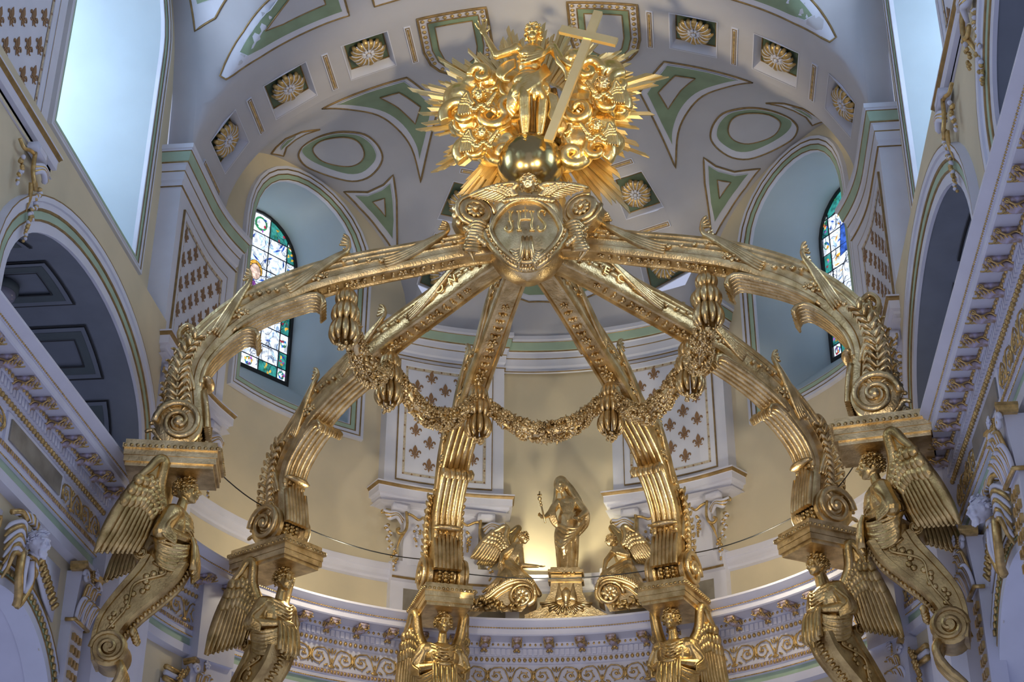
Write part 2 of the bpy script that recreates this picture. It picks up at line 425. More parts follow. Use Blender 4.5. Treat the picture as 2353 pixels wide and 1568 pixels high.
m.build('centre_panel', [WHITE, SAGE, GLINE, CEIL], ceiling)
vp = [(6.17, 21.87), (6.08, 22.5), (5.65, 22.3), (5.21, 21.8), (5.1, 21.2), (6.2, 21.2)]
panel('lunette_panel', vp, [(6.1, 21.7), (5.98, 22.2), (5.62, 22.05), (5.35, 21.7), (5.3, 21.25), (6.1, 21.25)], [(6.0, 21.5), (5.92, 21.75), (5.65, 21.6), (5.6, 21.3), (6.0, 21.3)])
big = [(3.28, 22.87), (3.69, 22.85), (4.91, 22.86), (5.60, 22.78), (5.1, 22.35), (4.51, 21.74), (4.0, 21.2), (3.26, 20.9)]
panel('nave_panel', big, [(3.38, 22.68), (4.85, 22.66), (5.2, 22.58), (4.9, 22.3), (4.42, 21.8), (3.95, 21.35), (3.38, 21.1)], [(3.62, 22.33), (4.4, 22.35), (4.7, 22.28), (4.2, 21.85), (3.9, 21.6), (3.62, 21.45)])
panel('nave_panel', [(1.0, 22.8), (2.8, 22.85), (2.8, 20.9), (1., 20.9)], [(1.12, 22.66), (2.66, 22.7), (2.66, 21), (1.12, 21.)], None)
# bordered panels beside the crown of the arch, rounded towards the apse
for s in (-1, 1):
    m = MB(); eg = [(s*.78, 23.5), (s*2.1, 23.5), (s*2.12, 24.5)]+[(s*(1.44+.66*cos(t)), 24.6+.78*sin(t)) for t in [pi*k/8 for k in range(0, 9)]]+[(s*.78, 24.5)]
    patch(m, eg, .012, 3); edge(m, eg, .014, .03, 2)
    e2 = shrink(eg, .17); patch(m, e2, .025, 1); edge(m, e2, .02, .015, 2)
    e3 = shrink(e2, .13); patch(m, e3, .035, 0); edge(m, e3, .035, .014, 2)
    for x, y in dens(shrink(eg, .085), .13)[::1]:
        m.ell(P3(x, y)-NV(x, y)*.03, (.045, .045, .03), n=6, mi=4)
    m.build('egg_border_panel', [CEIL, SAGE, GLINE, LILAC, GRELIEF], ceiling)

# ---------------------------------------------------------------- sweeps along the walls
RU, YU = 6.5, 24.3
def path_side(s, y0, y1, x=6.5, st=.5):
    n = max(1, int((y1-y0)/st)); return [(s*x, y0+(y1-y0)*k/n, -s, 0, 1) for k in range(n+1)]
def path_ell(a, yc, b, p0, p1, k=1, kb=None, n=40):
    out = []
    for i in range(n+1):
        p = radians(p0+(p1-p0)*i/n); nx, ny = -cos(p)/a, -sin(p)/b; L = hypot(nx, ny)
        kk = k+((kb or k)-k)*abs(sin(p)); out.append((a*cos(p), yc+b*sin(p), nx/L, ny/L, kk))
    return out
def sweep(m, path, prof, mi_list, caps=True):
    rows = [[(x+nx*o*k, y+ny*o*k, z) for o, z in prof] for x, y, nx, ny, k in path]
    m.grid(rows, mis=mi_list)
    if caps:
        for r in (rows[0], rows[-1]):
            m.add(r, [tuple(range(len(r)))], 0)
# lower entablature: o = projection from the frieze, z
ENT = [(-.25, 10.07), (.62, 10.07), (.62, 10.03), (.58, 10.0), (.52, 9.95), (.50, 9.94), (.50, 9.925), (.47, 9.92), (.47, 9.82), (.45, 9.80), (.16, 9.80), (.16, 9.70), (.10, 9.69), (.10, 9.55), (.08, 9.54), (.03, 9.44), (0, 9.42), (0, 8.97), (.05, 8.96), (.05, 8.87), (.03, 8.86), (.03, 8.79), (.05, 8.78), (.05, 8.76), (0, 8.75), (0, 8.62), (.03, 8.61), (.03, 8.46), (-.1, 8.42)]
# material per strip  0 white 1 gold 2 green 3 violet
EM = [0]*5+[1]+[0]*11+[0, 3]+[0]*3+[1]+[0, 2]+[0]*4
EM = EM[:len(ENT)-1]
entL = struct('trim_1'); entR = struct('trim_2'); entA = struct('trim_3')
PL = path_side(-1, -8, 22.2); PR = path_side(1, -8, 22.2)
PA = path_ell(6.5, 23.9, 6.4, 176, 4, 1, 1.45, 90)
EMATS = [LILAC, GRELIEF, GREEN, MOD]
for e, P in ((entL, PL), (entR, PR), (entA, PA)):
    m = MB(); sweep(m, P, ENT, EM); m.build('entablature', EMATS, e, auto=25)
def along(P, step, off, start=.2):
    """points every step metres along a path, at projection off: (pos, tangent, normal)"""
    pts = [V((x+nx*off*k, y+ny*off*k, 0)) for x, y, nx, ny, k in P]; out = []; acc = -start
    for i in range(len(pts)-1):
        a, b = pts[i], pts[i+1]; L = (b-a).length
        while acc+step <= L+1e-9 or acc < 0:
            t = acc if acc >= 0 else 0
            if acc < 0:
                if -acc > L: break
                acc = -acc; t = acc
            else: acc += step; t = acc
            if t > L: acc = t-step; break
            q = a.lerp(b, t/L); nn = V((P[i][2], P[i][3], 0)).lerp(V((P[i+1][2], P[i+1][3], 0)), t/L).normalized()
            out.append((q, (b-a).normalized(), nn))
        acc -= L
        if acc > 0: acc = 0
    return out
def along(P, step, off, start=.2):
    pts = [V((x+nx*off*k, y+ny*off*k, 0)) for x, y, nx, ny, k in P]; out = []; s = 0; nxt = start
    for i in range(len(pts)-1):
        a, b = pts[i], pts[i+1]; L = (b-a).length
        while nxt <= s+L:
            t = (nxt-s)/L; nn = V((P[i][2], P[i][3], 0)).lerp(V((P[i+1][2], P[i+1][3], 0)), t).normalized()
            out.append((a.lerp(b, t), (b-a).normalized(), nn)); nxt += step
        s += L
    return out
def shared(mbx, name, mats, smooth=True):
    o = mbx.build(name, mats, smooth=smooth); me = o.data; bpy.data.objects.remove(o); return me
# modillion: S scroll bracket with a leaf, local x along wall, y out, z up (top at 0)
m = MB()
m.box((0, .0, -.03), (.085, .17, .03), mi=0)
for s in (-1, 1):
    sp_ = [(s*.085, -.13+.055*cos(t)*(1-t/14), -.075+.055*sin(t)*(1-t/14)) for t in [k*.55 for k in range(14)]]
    m.tube(sp_, .014, 5, mi=1)
    m.tube(spline([(s*.085, .15, -.05), (s*.085, .05, -.11), (s*.085, -.05, -.07), (s*.085, -.12, -.1)], 4), .014, 5, mi=1)
    sp_ = [(s*.085, .14+.04*cos(t)*(1-t/12), -.06+.04*sin(t)*(1-t/12)) for t in [k*.6 for k in range(11)]]
    m.tube(sp_, .012, 5, mi=1)
m.tube(spline([(0, -.16, -.12), (0, -.06, -.10), (0, .06, -.12), (0, .16, -.07)], 4), [.07]*4+[.075]*4+[.065]*4+[.05], 8, flat=.6, up=(0, 0, 1), mi=0)
for k in range(5): m.tube(spline([(0, -.05+.05*k, -.12), (.05, -.02+.05*k, -.13), (.08, .02+.05*k, -.11)], 3), .012, 5, mi=1); m.tube(spline([(0, -.05+.05*k, -.12), (-.05, -.02+.05*k, -.13), (-.08, .02+.05*k, -.11)], 3), .012, 5, mi=1)
m.ell((0, -.17, -.15), (.05, .04, .05), n=8, mi=1); m.ell((.04, -.19, -.18), (.03, .03, .03), n=6, mi=1); m.ell((-.04, -.19, -.18), (.03, .03, .03), n=6, mi=1)
MODM = shared(m, 'modillion', [MOD, GRELIEF])
m = MB(); m.box((0, 0, 0), (.036, .035, .062)); DENT = shared(m, 'dentil', LILAC, False)
# frieze scroll, unit .86 m long, local x along, y out, z up
def spiral(c, r, turns, a0, sg, n=26, k=.9):
    return [(c[0]+cos(a0+sg*2*pi*turns*i/n)*r*(1-k*i/n), 0, c[1]+sin(a0+sg*2*pi*turns*i/n)*r*(1-k*i/n)) for i in range(n+1)]
def scroll_unit(pair=1):
    m = MB()
    for s in (-1, 1):
        q = [(s*x, .03, z) for x, _, z in spiral((.25, .0), .155, 1.6, pi*.55, -1)]
        m.tube([(0, .03, -.15), (s*.04, .035, -.02), (s*.09, .04, .10), (s*.16, .04, .155)]+q[1:], [.013]*4+[.014-.0003*i for i in range(len(q)-1)], 5, mi=0)
        for t in range(1, 8):
            p = V(q[t*3]); d = (p-V((s*.25, .03, 0))).normalized()
            m.ell(p+d*.018, (.028, .010, .011), Matrix.Rotation(-atan2(d.z, d.x)+.8, 3, 'Y'), 6, mi=0)
        m.ell((s*.25, .035, 0), (.03, .02, .03), n=6, mi=0)
        m.tube([(s*.36, .02, -.12), (s*.42, .03, -.02), (s*.40, .03, .08), (s*.35, .03, .14)], [.012, .02, .016, .006], 5, mi=0)
        m.ell((s*.11, .03, -.13), (.05, .015, .02), Matrix.Rotation(s*.5, 3, 'Y'), 6, mi=0)
        m.ell((s*.05, .03, .12), (.018, .015, .05), Matrix.Rotation(s*.5, 3, 'Y'), 6, mi=0)
    m.ell((0, .03, .12), (.02, .02, .06), n=6, mi=0); m.ell((0, .03, -.15), (.07, .02, .03), n=8, mi=0); m.ell((0, .04, -.05), (.02, .02, .05), n=6, mi=0)
    return shared(m, 'scroll_relief', [GRELIEF])
SCR = scroll_unit()
def fr(q, t, n, z): return frame(-n.cross(V((0, 0, 1))) if False else t, n, V((0, 0, 1)), (q.x, q.y, z))
for e, P, arc in ((entL, PL, 0), (entR, PR, 0), (entA, PA, 1)):
    ko = .27 if not arc else .30
    for q, t, n in along(P, .62, ko, .25 if arc else .18):
        if not arc and q.y < 10.5: continue
        inst(MODM, 'modillion', e, fr(q, t, n, 9.80))
    L = along(P, .105 if arc else .105, .105, .1)
    L = [r for r in L if arc or r[0].y > 11]
    for q, t, n in L[-290:]: inst(DENT, 'dentil', e, fr(q, t, n, 9.625))
    m = MB()
    for q, t, n in L:
        m.ell((q.x+n.x*.06, q.y+n.y*.06, 9.755), (.034, .034, .036), n=6, mi=0)
        m.ell((q.x-n.x*.03, q.y-n.y*.03, 9.485), (.036, .036, .045), n=6, mi=0)
    for q, t, n in [r for r in along(P, .052, .5, .02) if r[0].y > 10]: m.ell((q.x, q.y, 9.93), (.016, .016, .016), n=4, mi=0)
    for q, t, n in [r for r in along(P, .07, .055, .02) if r[0].y > 10]:
        M = frame(t, n, V((0, 0, 1)), (0, 0, 0)).to_3x3(); m.ell((q.x, q.y, 8.915), (.026, .012, .036), M, 5, mi=0)
    for q, t, n in [r for r in along(P, .05, .05, .02) if r[0].y > 10]: m.ell((q.x, q.y, 8.77), (.013, .013, .013), n=4, mi=0)
    eo = m.build('egg_and_bead_run', [GRELIEF], e); eo['kind'] = 'stuff'
    for q, t, n in (along(P, .90, 0, .62) if arc else [(V((P[0][0], y_, 0)), V((0, 1, 0)), V((P[0][2], 0, 0))) for y_ in (21.75, 20.95, 17.95, 17.05, 16.15, 15.25, 14.35, 13.45, 12.55)]):
        inst(SCR, 'scroll_relief', e, fr(q, t, n, 9.19) @ Matrix.Scale(1.1 if arc else .96, 4))
    if not arc:   # marble tablet framed in white in the frieze
        s = -1 if e is entL else 1
        m = MB(); m.box((s*6.49, 19.45, 9.19), (.03, 1.05, .22), mi=0); m.box((s*6.455, 19.45, 9.19), (.02, .95, .15), mi=1)
        m.build('marble_tablet', [LILAC, MARBLE], e, smooth=False)

# ---------------------------------------------------------------- walls
wallL = struct('wall_left'); wallR = struct('wall_right'); wallA = struct('wall_apse')
def wall_grid(mapf, u0, u1, z0, z1f, hole, mi, du=.08, dz=.08, m=None):
    m = m or MB(); nu = int((u1-u0)/du)+1; us = [u0+(u1-u0)*i/nu for i in range(nu+1)]
    nz = 60
    rows = []
    for u in us:
        zt = z1f(u); k = max(2, int((zt-z0)/dz)); nz = max(nz, 1); rows.append((u, zt))
    nz = int((max(r[1] for r in rows)-z0)/dz)+1; zs = [z0+i*dz for i in range(nz+1)]
    idx = {}
    def vi(i, j):
        if (i, j) not in idx:
            idx[(i, j)] = len(m.v); m.v.append(tuple(mapf(rows[i][0], min(zs[j], rows[i][1]))))
        return idx[(i, j)]
    for i in range(nu):
        for j in range(nz):
            if zs[j] >= max(rows[i][1], rows[i+1][1]): break
            if hole and hole((us[i]+us[i+1])/2, zs[j]+dz/2): continue
            m.f.append((vi(i, j), vi(i+1, j), vi(i+1, j+1), vi(i, j+1))); m.m.append(mi)
    return m
def archpts(c, hw, z0, zs, rise, n=16):
    """opening outline counter-clockwise from bottom left, in (u,z)"""
    P = [(c-hw, z0+(zs-z0)*k/8) for k in range(8, 0, -1)]
    P = [(c-hw, z0)]+[(c-hw+2*hw*k/8, z0) for k in range(1, 8)]+[(c+hw, z0+(zs-z0)*k/8) for k in range(0, 8)]
    P += [(c+hw*cos(pi*k/n), zs+rise*sin(pi*k/n)) for k in range(0, n+1)]
    P += [(c-hw, z0+(zs-z0)*k/8) for k in range(7, 0, -1)]
    return P
def in_arch(u, z, c, hw, z0, zs, rise, pad=0):
    x = abs(u-c)/(hw+pad)
    if x >= 1 or z < z0-pad: return False
    return z < zs or z < zs+(rise+pad)*sqrt(1-x*x)
def grow(P, d, open_bottom=False):
    n = len(P); out = []
    for i in range(n):
        a, b, c = V(P[i-1]), V(P[i]), V(P[(i+1) % n])
        if open_bottom and i == 0: a = b+(b-c)
        if open_bottom and i == n-1: c = b+(b-a)
        e1, e2 = (b-a), (c-b)
        e1 = e1.normalized() if e1.length > 1e-6 else e2.normalized(); e2 = e2.normalized() if e2.length > 1e-6 else e1
        n1, n2 = V((e1.y, -e1.x)), V((e2.y, -e2.x)); k = n1+n2; L = max(.5, k.length_squared/2)
        out.append(tuple(b+k/L*d))
    return out
def ring(m, P, mapf, prof, mis, closed=True):
    """moulding round an opening; prof = (distance outwards, height off the wall)"""
    rows = []
    for d, h in prof: rows.append([mapf(u, z, h) for u, z in grow(P, d, not closed)])
    rows = list(map(list, zip(*rows)))
    if closed: rows.append(rows[0])
    m.grid(rows, mis=mis)
MOULD = [(-.02, -.05), (-.02, .02), (0, .03), (.02, .03), (.02, .04), (.11, .04), (.11, .05), (.135, .05), (.135, .06), (.20, .06), (.205, .075), (.23, .075), (.235, .085), (.30, .085), (.31, .0)]
MMI = [0, 0, 1, 1, 2, 2, 1, 1, 0, 0, 1, 1, 0, 0]
MMATS = [WHITE, GLINE, GREEN]
# --- apse upper wall (circle r 6.5 round (0, 24.3)); u = arc length from phi=0
def mapU(u, z, h=0):
    p = u/RU; r = RU-h; return V((r*cos(p), YU+r*sin(p), z))
WPH = (36.4, 143.6); WHW = RU*radians(13.0); 
WIN = [(RU*radians(p), WHW, 14.3, 17.9, 1.65) for p in WPH]
topU = lambda u: ZV(*(mapU(u, 0)[:2]))+.02
m = wall_grid(mapU, RU*radians(-2), RU*radians(182), 10.0, topU, lambda u, z: any(in_arch(u, z, *w, pad=.02) for w in WIN), 0)
m.build('apse_wall_face', [CREAM], wallA)
# lower apse wall
m = MB(); sweep(m, path_ell(6.6, 23.9, 6.5, 178, 2), [(0, 8.5), (0, 3.5)], [0], False); m.build('lower_apse_wall', [CREAM], wallA)
# plinth course above the cornice
m = MB(); PU = path_ell(6.5, 24.3, 6.5, 176, 4)
sweep(m, PU, [(0, 11.46), (.14, 11.42), (.14, 11.30), (.11, 11.28), (.11, 11.18), (.06, 11.14), (.06, 11.09), (0, 11.06)], [0]*7); m.build('plinth_moulding', [LILAC], wallA, auto=25)
for c in (70.5, 109.5):
    m = MB(); sweep(m, path_ell(6.5, 24.3, 6.5, c-12, c+12, n=10), [(0, 11.5), (.26, 11.46), (.26, 11.16), (.24, 11.15), (.24, 11.10), (.17, 11.06), (.17, 10.05), (0, 10.05)], [0, 0, 0, 1, 0, 0, 0])
    m.build('dado_block', [LILAC, GLINE], wallA, auto=25)
    m = MB(); sweep(m, path_ell(6.5, 24.3, 6.5, c-9.5, c+9.5, n=8), [(.17, 10.93), (.185, 10.92), (.185, 10.40), (.17, 10.39)], [1, 0, 1]); m.build('marble_tablet', [MARBLE, GLINE], wallA, smooth=False)
# windows in the apse
GC = [(RU*0, 0)]
def glass_frame(s):
    c = V((s*6.44, 29.05, 0)); nrm = V((s*-.805, -.593, 0)).normalized(); t = V((nrm.y, -nrm.x, 0))  # t to the increasing u side
    return c, nrm, t
GLC = {}
def gmat(name, col, e=1.2):
    if name not in GLC: GLC[name] = mat('stained_glass_'+name, col, .25, 0, .25, 9, emit=e)
    return GLC[name]
PAL = [('white', (.78, .87, 1.0), .95), ('sky', (.45, .66, 1.0), 1.1), ('teal', (.04, .30, .28), .8), ('emerald', (.05, .32, .14), .7), ('ruby', (.42, .04, .08), .7), ('amber', (.85, .45, .06), .9), ('violet', (.34, .10, .45), .8), ('cobalt', (.04, .12, .55), .9), ('flesh', (.85, .62, .52), 1.1)]
for wi, s in enumerate((-1, 1)):
    W = struct('window_%d' % (wi+1)); win = WIN[1 if s < 0 else 0]
    O = archpts(*win)
    m = MB(); ring(m, O, mapU, MOULD, MMI); m.build('window_moulding', MMATS, W, auto=30)
    c, nrm, t = glass_frame(s)
    if (mapU(win[0]+.5, 0)-mapU(win[0], 0)).dot(t) < 0: t = -t
    gw = (0, 1.08, 15.62, 18.45, 1.1); G = archpts(*gw)
    gp = lambda u, z, h=0: V((c.x+t.x*u+nrm.x*h, c.y+t.y*u+nrm.y*h, z))
    m = MB(); rows = []
    for (u, z), (gu, gz) in zip(O, G):
        a = mapU(u, z); b = gp(gu, gz); rows.append([a, a.lerp(b, .33), a.lerp(b, .66), b])
    rows.append(rows[0]); m.grid(rows); m.build('splayed_reveal', [APREV], W, auto=50)
    m = MB(); ring(m, G, gp, [(.03, -.02), (.03, .05), (-.06, .05), (-.06, -.02)], [0]*3); m.build('window_frame', [BLACK], W, smooth=False)
    # panes: border strip, arch border and a central field, each pane its own piece
    bw = .24; xsb = [-1.02, -1.02+bw, -.26, .26, 1.02-bw, 1.02]
    zsb = [15.68, 15.68+bw+.04, 16.35, 16.8, 17.25, 17.7, 18.15, 18.6, 19.0, 19.5]
    rnd = random.Random(5+wi); lead = MB()
    def clipz(u): x = min(.999, abs(u)/1.04); return 18.45+1.06*sqrt(1-x*x)
    for i in range(len(xsb)-1):
        for j in range(len(zsb)-1):
            u0, u1, z0, z1 = xsb[i], xsb[i+1], zsb[j], zsb[j+1]
            K = 5; top = [(u0+(u1-u0)*k/K, min(z1, clipz(u0+(u1-u0)*k/K))) for k in range(K+1)]
            if max(q[1] for q in top) < z0+.06: continue
            top = [(u, max(z, z0+.01)) for u, z in top]
            border = i in (0, 4) or j == 0 or z1 > clipz((u0+u1)/2)-.12
            poly = [(u0+.008, z0+.008), (u1-.008, z0+.008)]+[(min(max(u, u0+.008), u1-.008), z-.008) for u, z in reversed(top)]
            mm = MB()
            nm, cl, em = (PAL[0] if not border else PAL[2 if (i+j) % 2 else 0])
            mm.prism(poly, lambda u, v, h: gp(u, v, -h), .02); po = mm.build('pane', gmat(nm, cl, em*1.25), W, smooth=False)
            lead.tube([gp(u0, z0, .01), gp(u1, z0, .01)], .014, 4); lead.tube([gp(u0, z0, .01), gp(u0, top[0][1], .01)], .013, 4)
            # coloured quarries lying in the pane
            if border:
                cx, cz = (u0+u1)/2, (z0+min(z1, clipz((u0+u1)/2)))/2; hh = min((u1-u0), (z1-z0))*.36
                nn = 14; mm = MB()
                if (i+j) % 2 == 0:
                    mm.prism([(cx+cos(2*pi*k/nn)*hh, cz+sin(2*pi*k/nn)*hh) for k in range(nn)], lambda u, v, h: gp(u, v, h), .006); mm.build('pane', gmat(*PAL[3]), W, smooth=False)
                    mm = MB(); mm.prism([(cx+cos(2*pi*k/nn)*hh*.7, cz+sin(2*pi*k/nn)*hh*.7) for k in range(nn)], lambda u, v, h: gp(u, v, h+.006), .004); mm.build('pane', gmat(*PAL[0]), W, smooth=False)
                for q in range(6):
                    a = rnd.random()*6.3; rr = hh*rnd.uniform(.5, 1.15); px, pz = cx+cos(a)*rr*.8, cz+sin(a)*rr; L_ = .05
                    if pz > clipz(px)-.06: continue
                    cc = PAL[rnd.choice([4, 5, 5, 3, 7, 6, 2])]; mm = MB(); b0 = rnd.random()*6
                    mm.prism([(px+cos(b0+k*2*pi/5)*L_*(1 if k % 2 else .5), pz+sin(b0+k*2*pi/5)*L_*(1 if k % 2 else .6)) for k in range(5)], lambda u, v, h: gp(u, v, h+.008), .004); mm.build('pane', gmat(*cc), W, smooth=False)
            else:
                for q in range(7):
                    a, b = rnd.uniform(u0+.05, u1-.05), rnd.uniform(z0+.05, max(z0+.06, top[0][1]-.05)); th = rnd.random()*3; L_ = rnd.uniform(.06, .14)
                    if b > clipz(a)-.1: continue
                    cc = PAL[rnd.choice([1, 1, 1, 7, 1, 5 if s > 0 else 1])]; mm = MB(); d = (cos(th), sin(th))
                    mm.prism([(a-d[0]*L_, b-d[1]*L_), (a+d[1]*.025, b-d[0]*.025), (a+d[0]*L_, b+d[1]*L_), (a-d[1]*.025, b+d[0]*.025)], lambda u, v, h: gp(u, v, h+.003), .004); mm.build('pane', gmat(*cc), W, smooth=False)
    def blobp(poly, col, lay):
        mm = MB(); mm.prism(poly, lambda u, v, h: gp(u, v, h+lay), .004); mm.build('pane', gmat(*col), W, smooth=False)
        lead.tube([gp(u, v, lay+.008) for u, v in poly], .007, 4, closed=True)
    ds = 1
    if s < 0:   # half-length robed woman with folded hands
        E_ = lambda cx, cz, rx, rz, n=14: [(cx+rx*cos(2*pi*k/n), cz+rz*sin(2*pi*k/n)) for k in range(n)]
        blobp([(-.42, 16.9), (.5, 16.9), (.46, 17.5), (.2, 17.75), (-.15, 17.75), (-.4, 17.5)], PAL[0], .014)
        blobp([(.05, 17.75), (.36, 17.66), (.52, 17.3), (.5, 16.9), (.3, 16.85), (.28, 17.3), (-.02, 17.62)], PAL[6], .02)
        blobp([(-.12, 17.78), (-.36, 17.62), (-.42, 17.3), (-.25, 17.4), (-.02, 17.6)], PAL[4], .02)
        blobp(E_(.06, 17.98, .15, .2), PAL[8], .02); blobp([(.06+.2*cos(t), 18.03+.24*sin(t)) for t in [k*.35 for k in range(-1, 11)]], PAL[5], .012)
        blobp([(-.1, 17.4), (.12, 17.34), (.16, 17.24), (-.08, 17.28)], PAL[8], .026)
        blobp([(-.5, 15.95), (.55, 15.95), (.55, 16.3), (-.5, 16.3)], PAL[0], .012)
        for k in range(7): blobp([(.62, 16.0+.1*k), (.74, 16.0+.1*k), (.74, 16.06+.1*k), (.62, 16.07+.1*k)], PAL[[5, 1, 7][k % 3]], .012)
    else:       # standing figures in amber and white
        blobp([(-.5, 16.2), (-.1, 16.2), (-.12, 17.3), (-.3, 17.5), (-.48, 17.2)], PAL[5], .014)
        blobp([(.0, 16.3), (.5, 16.3), (.48, 17.6), (.2, 17.9), (.02, 17.5)], PAL[0], .014)
        blobp([(-.55, 17.6), (-.25, 17.6), (-.28, 18.2), (-.5, 18.2)], PAL[5], .014)
        blobp([(.05, 18.0), (.5, 17.9), (.4, 18.6), (.1, 18.7)], PAL[7], .014)
    ink = MB()
    for k in range(150):     # painted drawing lines on the glass
        u, z, th = rnd.uniform(-1.0, 1.0), rnd.uniform(15.75, 19.3), rnd.uniform(0, 6.3)
        if z > clipz(u)-.12: continue
        P = [(u, z)]
        for q in range(5): th += rnd.uniform(-.2, .9); P.append((P[-1][0]+cos(th)*.05, P[-1][1]+sin(th)*.07))
        if any(z > clipz(u)-.05 or abs(u) > 1.0 or z < 15.7 for u, z in P): continue
        ink.tube([gp(u, z, .022) for u, z in P], .0055, 4)
    ink.build('painted_line', [mat('glass_paint', (.03, .05, .16), .5) if 'glass_paint' not in MATS else MATS['glass_paint']], W, smooth=False)['kind'] = 'stuff'
    lead.build('leading', [BLACK], W, smooth=False)

# ---------------------------------------------------------------- piers, pilasters and upper entablature
class Path:   # plan polyline with inward normals, addressed by arc length
    def __init__(s, pts): # pts (x,y,nx,ny)
        s.p = pts; s.L = [0]
        for a, b in zip(pts, pts[1:]): s.L.append(s.L[-1]+hypot(b[0]-a[0], b[1]-a[1]))
        s.len = s.L[-1]
    def at(s, u):
        L = s.L; i = 0
        while i < len(L)-2 and L[i+1] < u: i += 1
        t = (u-L[i])/(L[i+1]-L[i]); a, b = s.p[i], s.p[i+1]
        n = V((a[2]+(b[2]-a[2])*t, a[3]+(b[3]-a[3])*t, 0)).normalized()
        return V((a[0]+(b[0]-a[0])*t, a[1]+(b[1]-a[1])*t, 0)), n
    def map(s, u, z, h=0): q, n = s.at(u); return V((q.x+n.x*h, q.y+n.y*h, z))
def circ(r, p0, p1, n=14, yc=24.3):
    return [(r*cos(radians(p0+(p1-p0)*i/n)), yc+r*sin(radians(p0+(p1-p0)*i/n)), -cos(radians(p0+(p1-p0)*i/n)), -sin(radians(p0+(p1-p0)*i/n))) for i in range(n+1)]
UENT = [(-.3, 16.86), (.20, 16.86), (.20, 16.77), (.175, 16.76), (.17, 16.73), (.155, 16.72), (.12, 16.55), (.11, 16.54), (.10, 16.51), (.07, 16.49), (.055, 16.40), (.05, 16.38), (.04, 16.36), (.03, 16.20), (.0, 16.16), (.0, 16.10), (.03, 16.09), (.03, 16.07), (0, 16.06), (-.05, 16.05)]
UMI = [0, 0, 0, 0, 1, 2, 2, 1, 0, 0, 0, 1, 0, 0, 0, 0, 0, 1, 0]
LEDGE = [(-.1, 13.02), (.23, 13.02), (.23, 12.99), (.21, 12.97), (.19, 12.93), (.18, 12.92), (.18, 12.79), (.12, 12.77), (.12, 12.72), (.05, 12.68), (.05, 12.62), (-.15, 12.58)]
LMI = [0, 0, 1, 1, 0, 0, 0, 0, 0, 0, 0]
def fleur():
    m = MB(); f = lambda u, v, h: V((u, -h, v))
    m.prism([(0, .155), (.022, .12), (.036, .085), (.030, .05), (.014, .01), (-.014, .01), (-.030, .05), (-.036, .085), (-.022, .12)], f, .008)
    for s in (-1, 1):
        m.prism([(s*x, z) for x, z in [(.022, .01), (.04, .05), (.065, .07), (.09, .062), (.102, .04), (.098, .018), (.082, .012), (.084, .03), (.072, .040), (.058, .03), (.046, .005)]], f, .008)
        m.prism([(s*x, z) for x, z in [(.016, -.02), (.03, -.045), (.05, -.056), (.07, -.05), (.075, -.035), (.06, -.04), (.045, -.038), (.035, -.02)]], f, .008)
    m.box((0, -.005, -.005), (.055, .005, .009)); m.prism([(-.012, -.02), (.012, -.02), (.016, -.05), (0, -.095), (-.016, -.05)], f, .008)
    return shared(m, 'fleur_de_lis', BROWN, False)
FL = fleur()
def fleur_panel(par, P, u0, u1, z0, z1, W_):
    """white framed stencilled panel on a pilaster face"""
    def rect(a, b, c, d, n=8): return [(a+(b-a)*k/n, c) for k in range(n)]+[(b, c+(d-c)*k/n) for k in range(n)]+[(b-(b-a)*k/n, d) for k in range(n)]+[(a, d-(d-c)*k/n) for k in range(n)]
    m = MB(); ring(m, rect(u0, u1, z0, z1), P.map, [(-.02, .01), (-.02, .025), (.0, .03), (.10, .03), (.10, .04), (.12, .04), (.12, 0)], [0, 0, 0, 2, 1, 1]); m.build('panel_frame', [WHITE, GLINE, WHITE], par, smooth=False)
    m = MB(); ring(m, rect(u0+.08, u1-.08, z0+.08, z1-.08), P.map, [(.0, .006), (.0, .012), (.07, .012), (.07, .006)], [1, 0, 1])
    for u, z in rect(u0+.045, u1-.045, z0+.045, z1-.045, 9):
        q = P.map(u, z, .014); n = P.at(u)[1]; m.box(q, (.018, .003, .018), frame(n.cross(V((0, 0, 1))), n, (0, 0, 1), (0, 0, 0)).to_3x3() @ Matrix.Rotation(.785, 3, 'Y'), 1)
    m.build('stencil_border', [STRIP, BROWN], par, smooth=False)
    du = .62; dz = .51; j = 0; z = z0+.27
    while z < z1-.2:
        nn = int((u1-u0)/du)+2
        for i in range(nn):
            u = (u0+u1)/2+(i-nn/2+.5+(.5 if j % 2 else 0)*1)*du
            if u < u0+.10 or u > u1-.10: continue
            q, n = P.at(u); t = V((0, 0, 1)).cross(n)
            inst(FL, 'fleur_de_lis', par, frame(t*-1, -n, (0, 0, 1), (q.x+n.x*.004, q.y+n.y*.004, z)) @ Matrix.Scale(1.3, 4))
        z += dz/2*1.0; j += 1
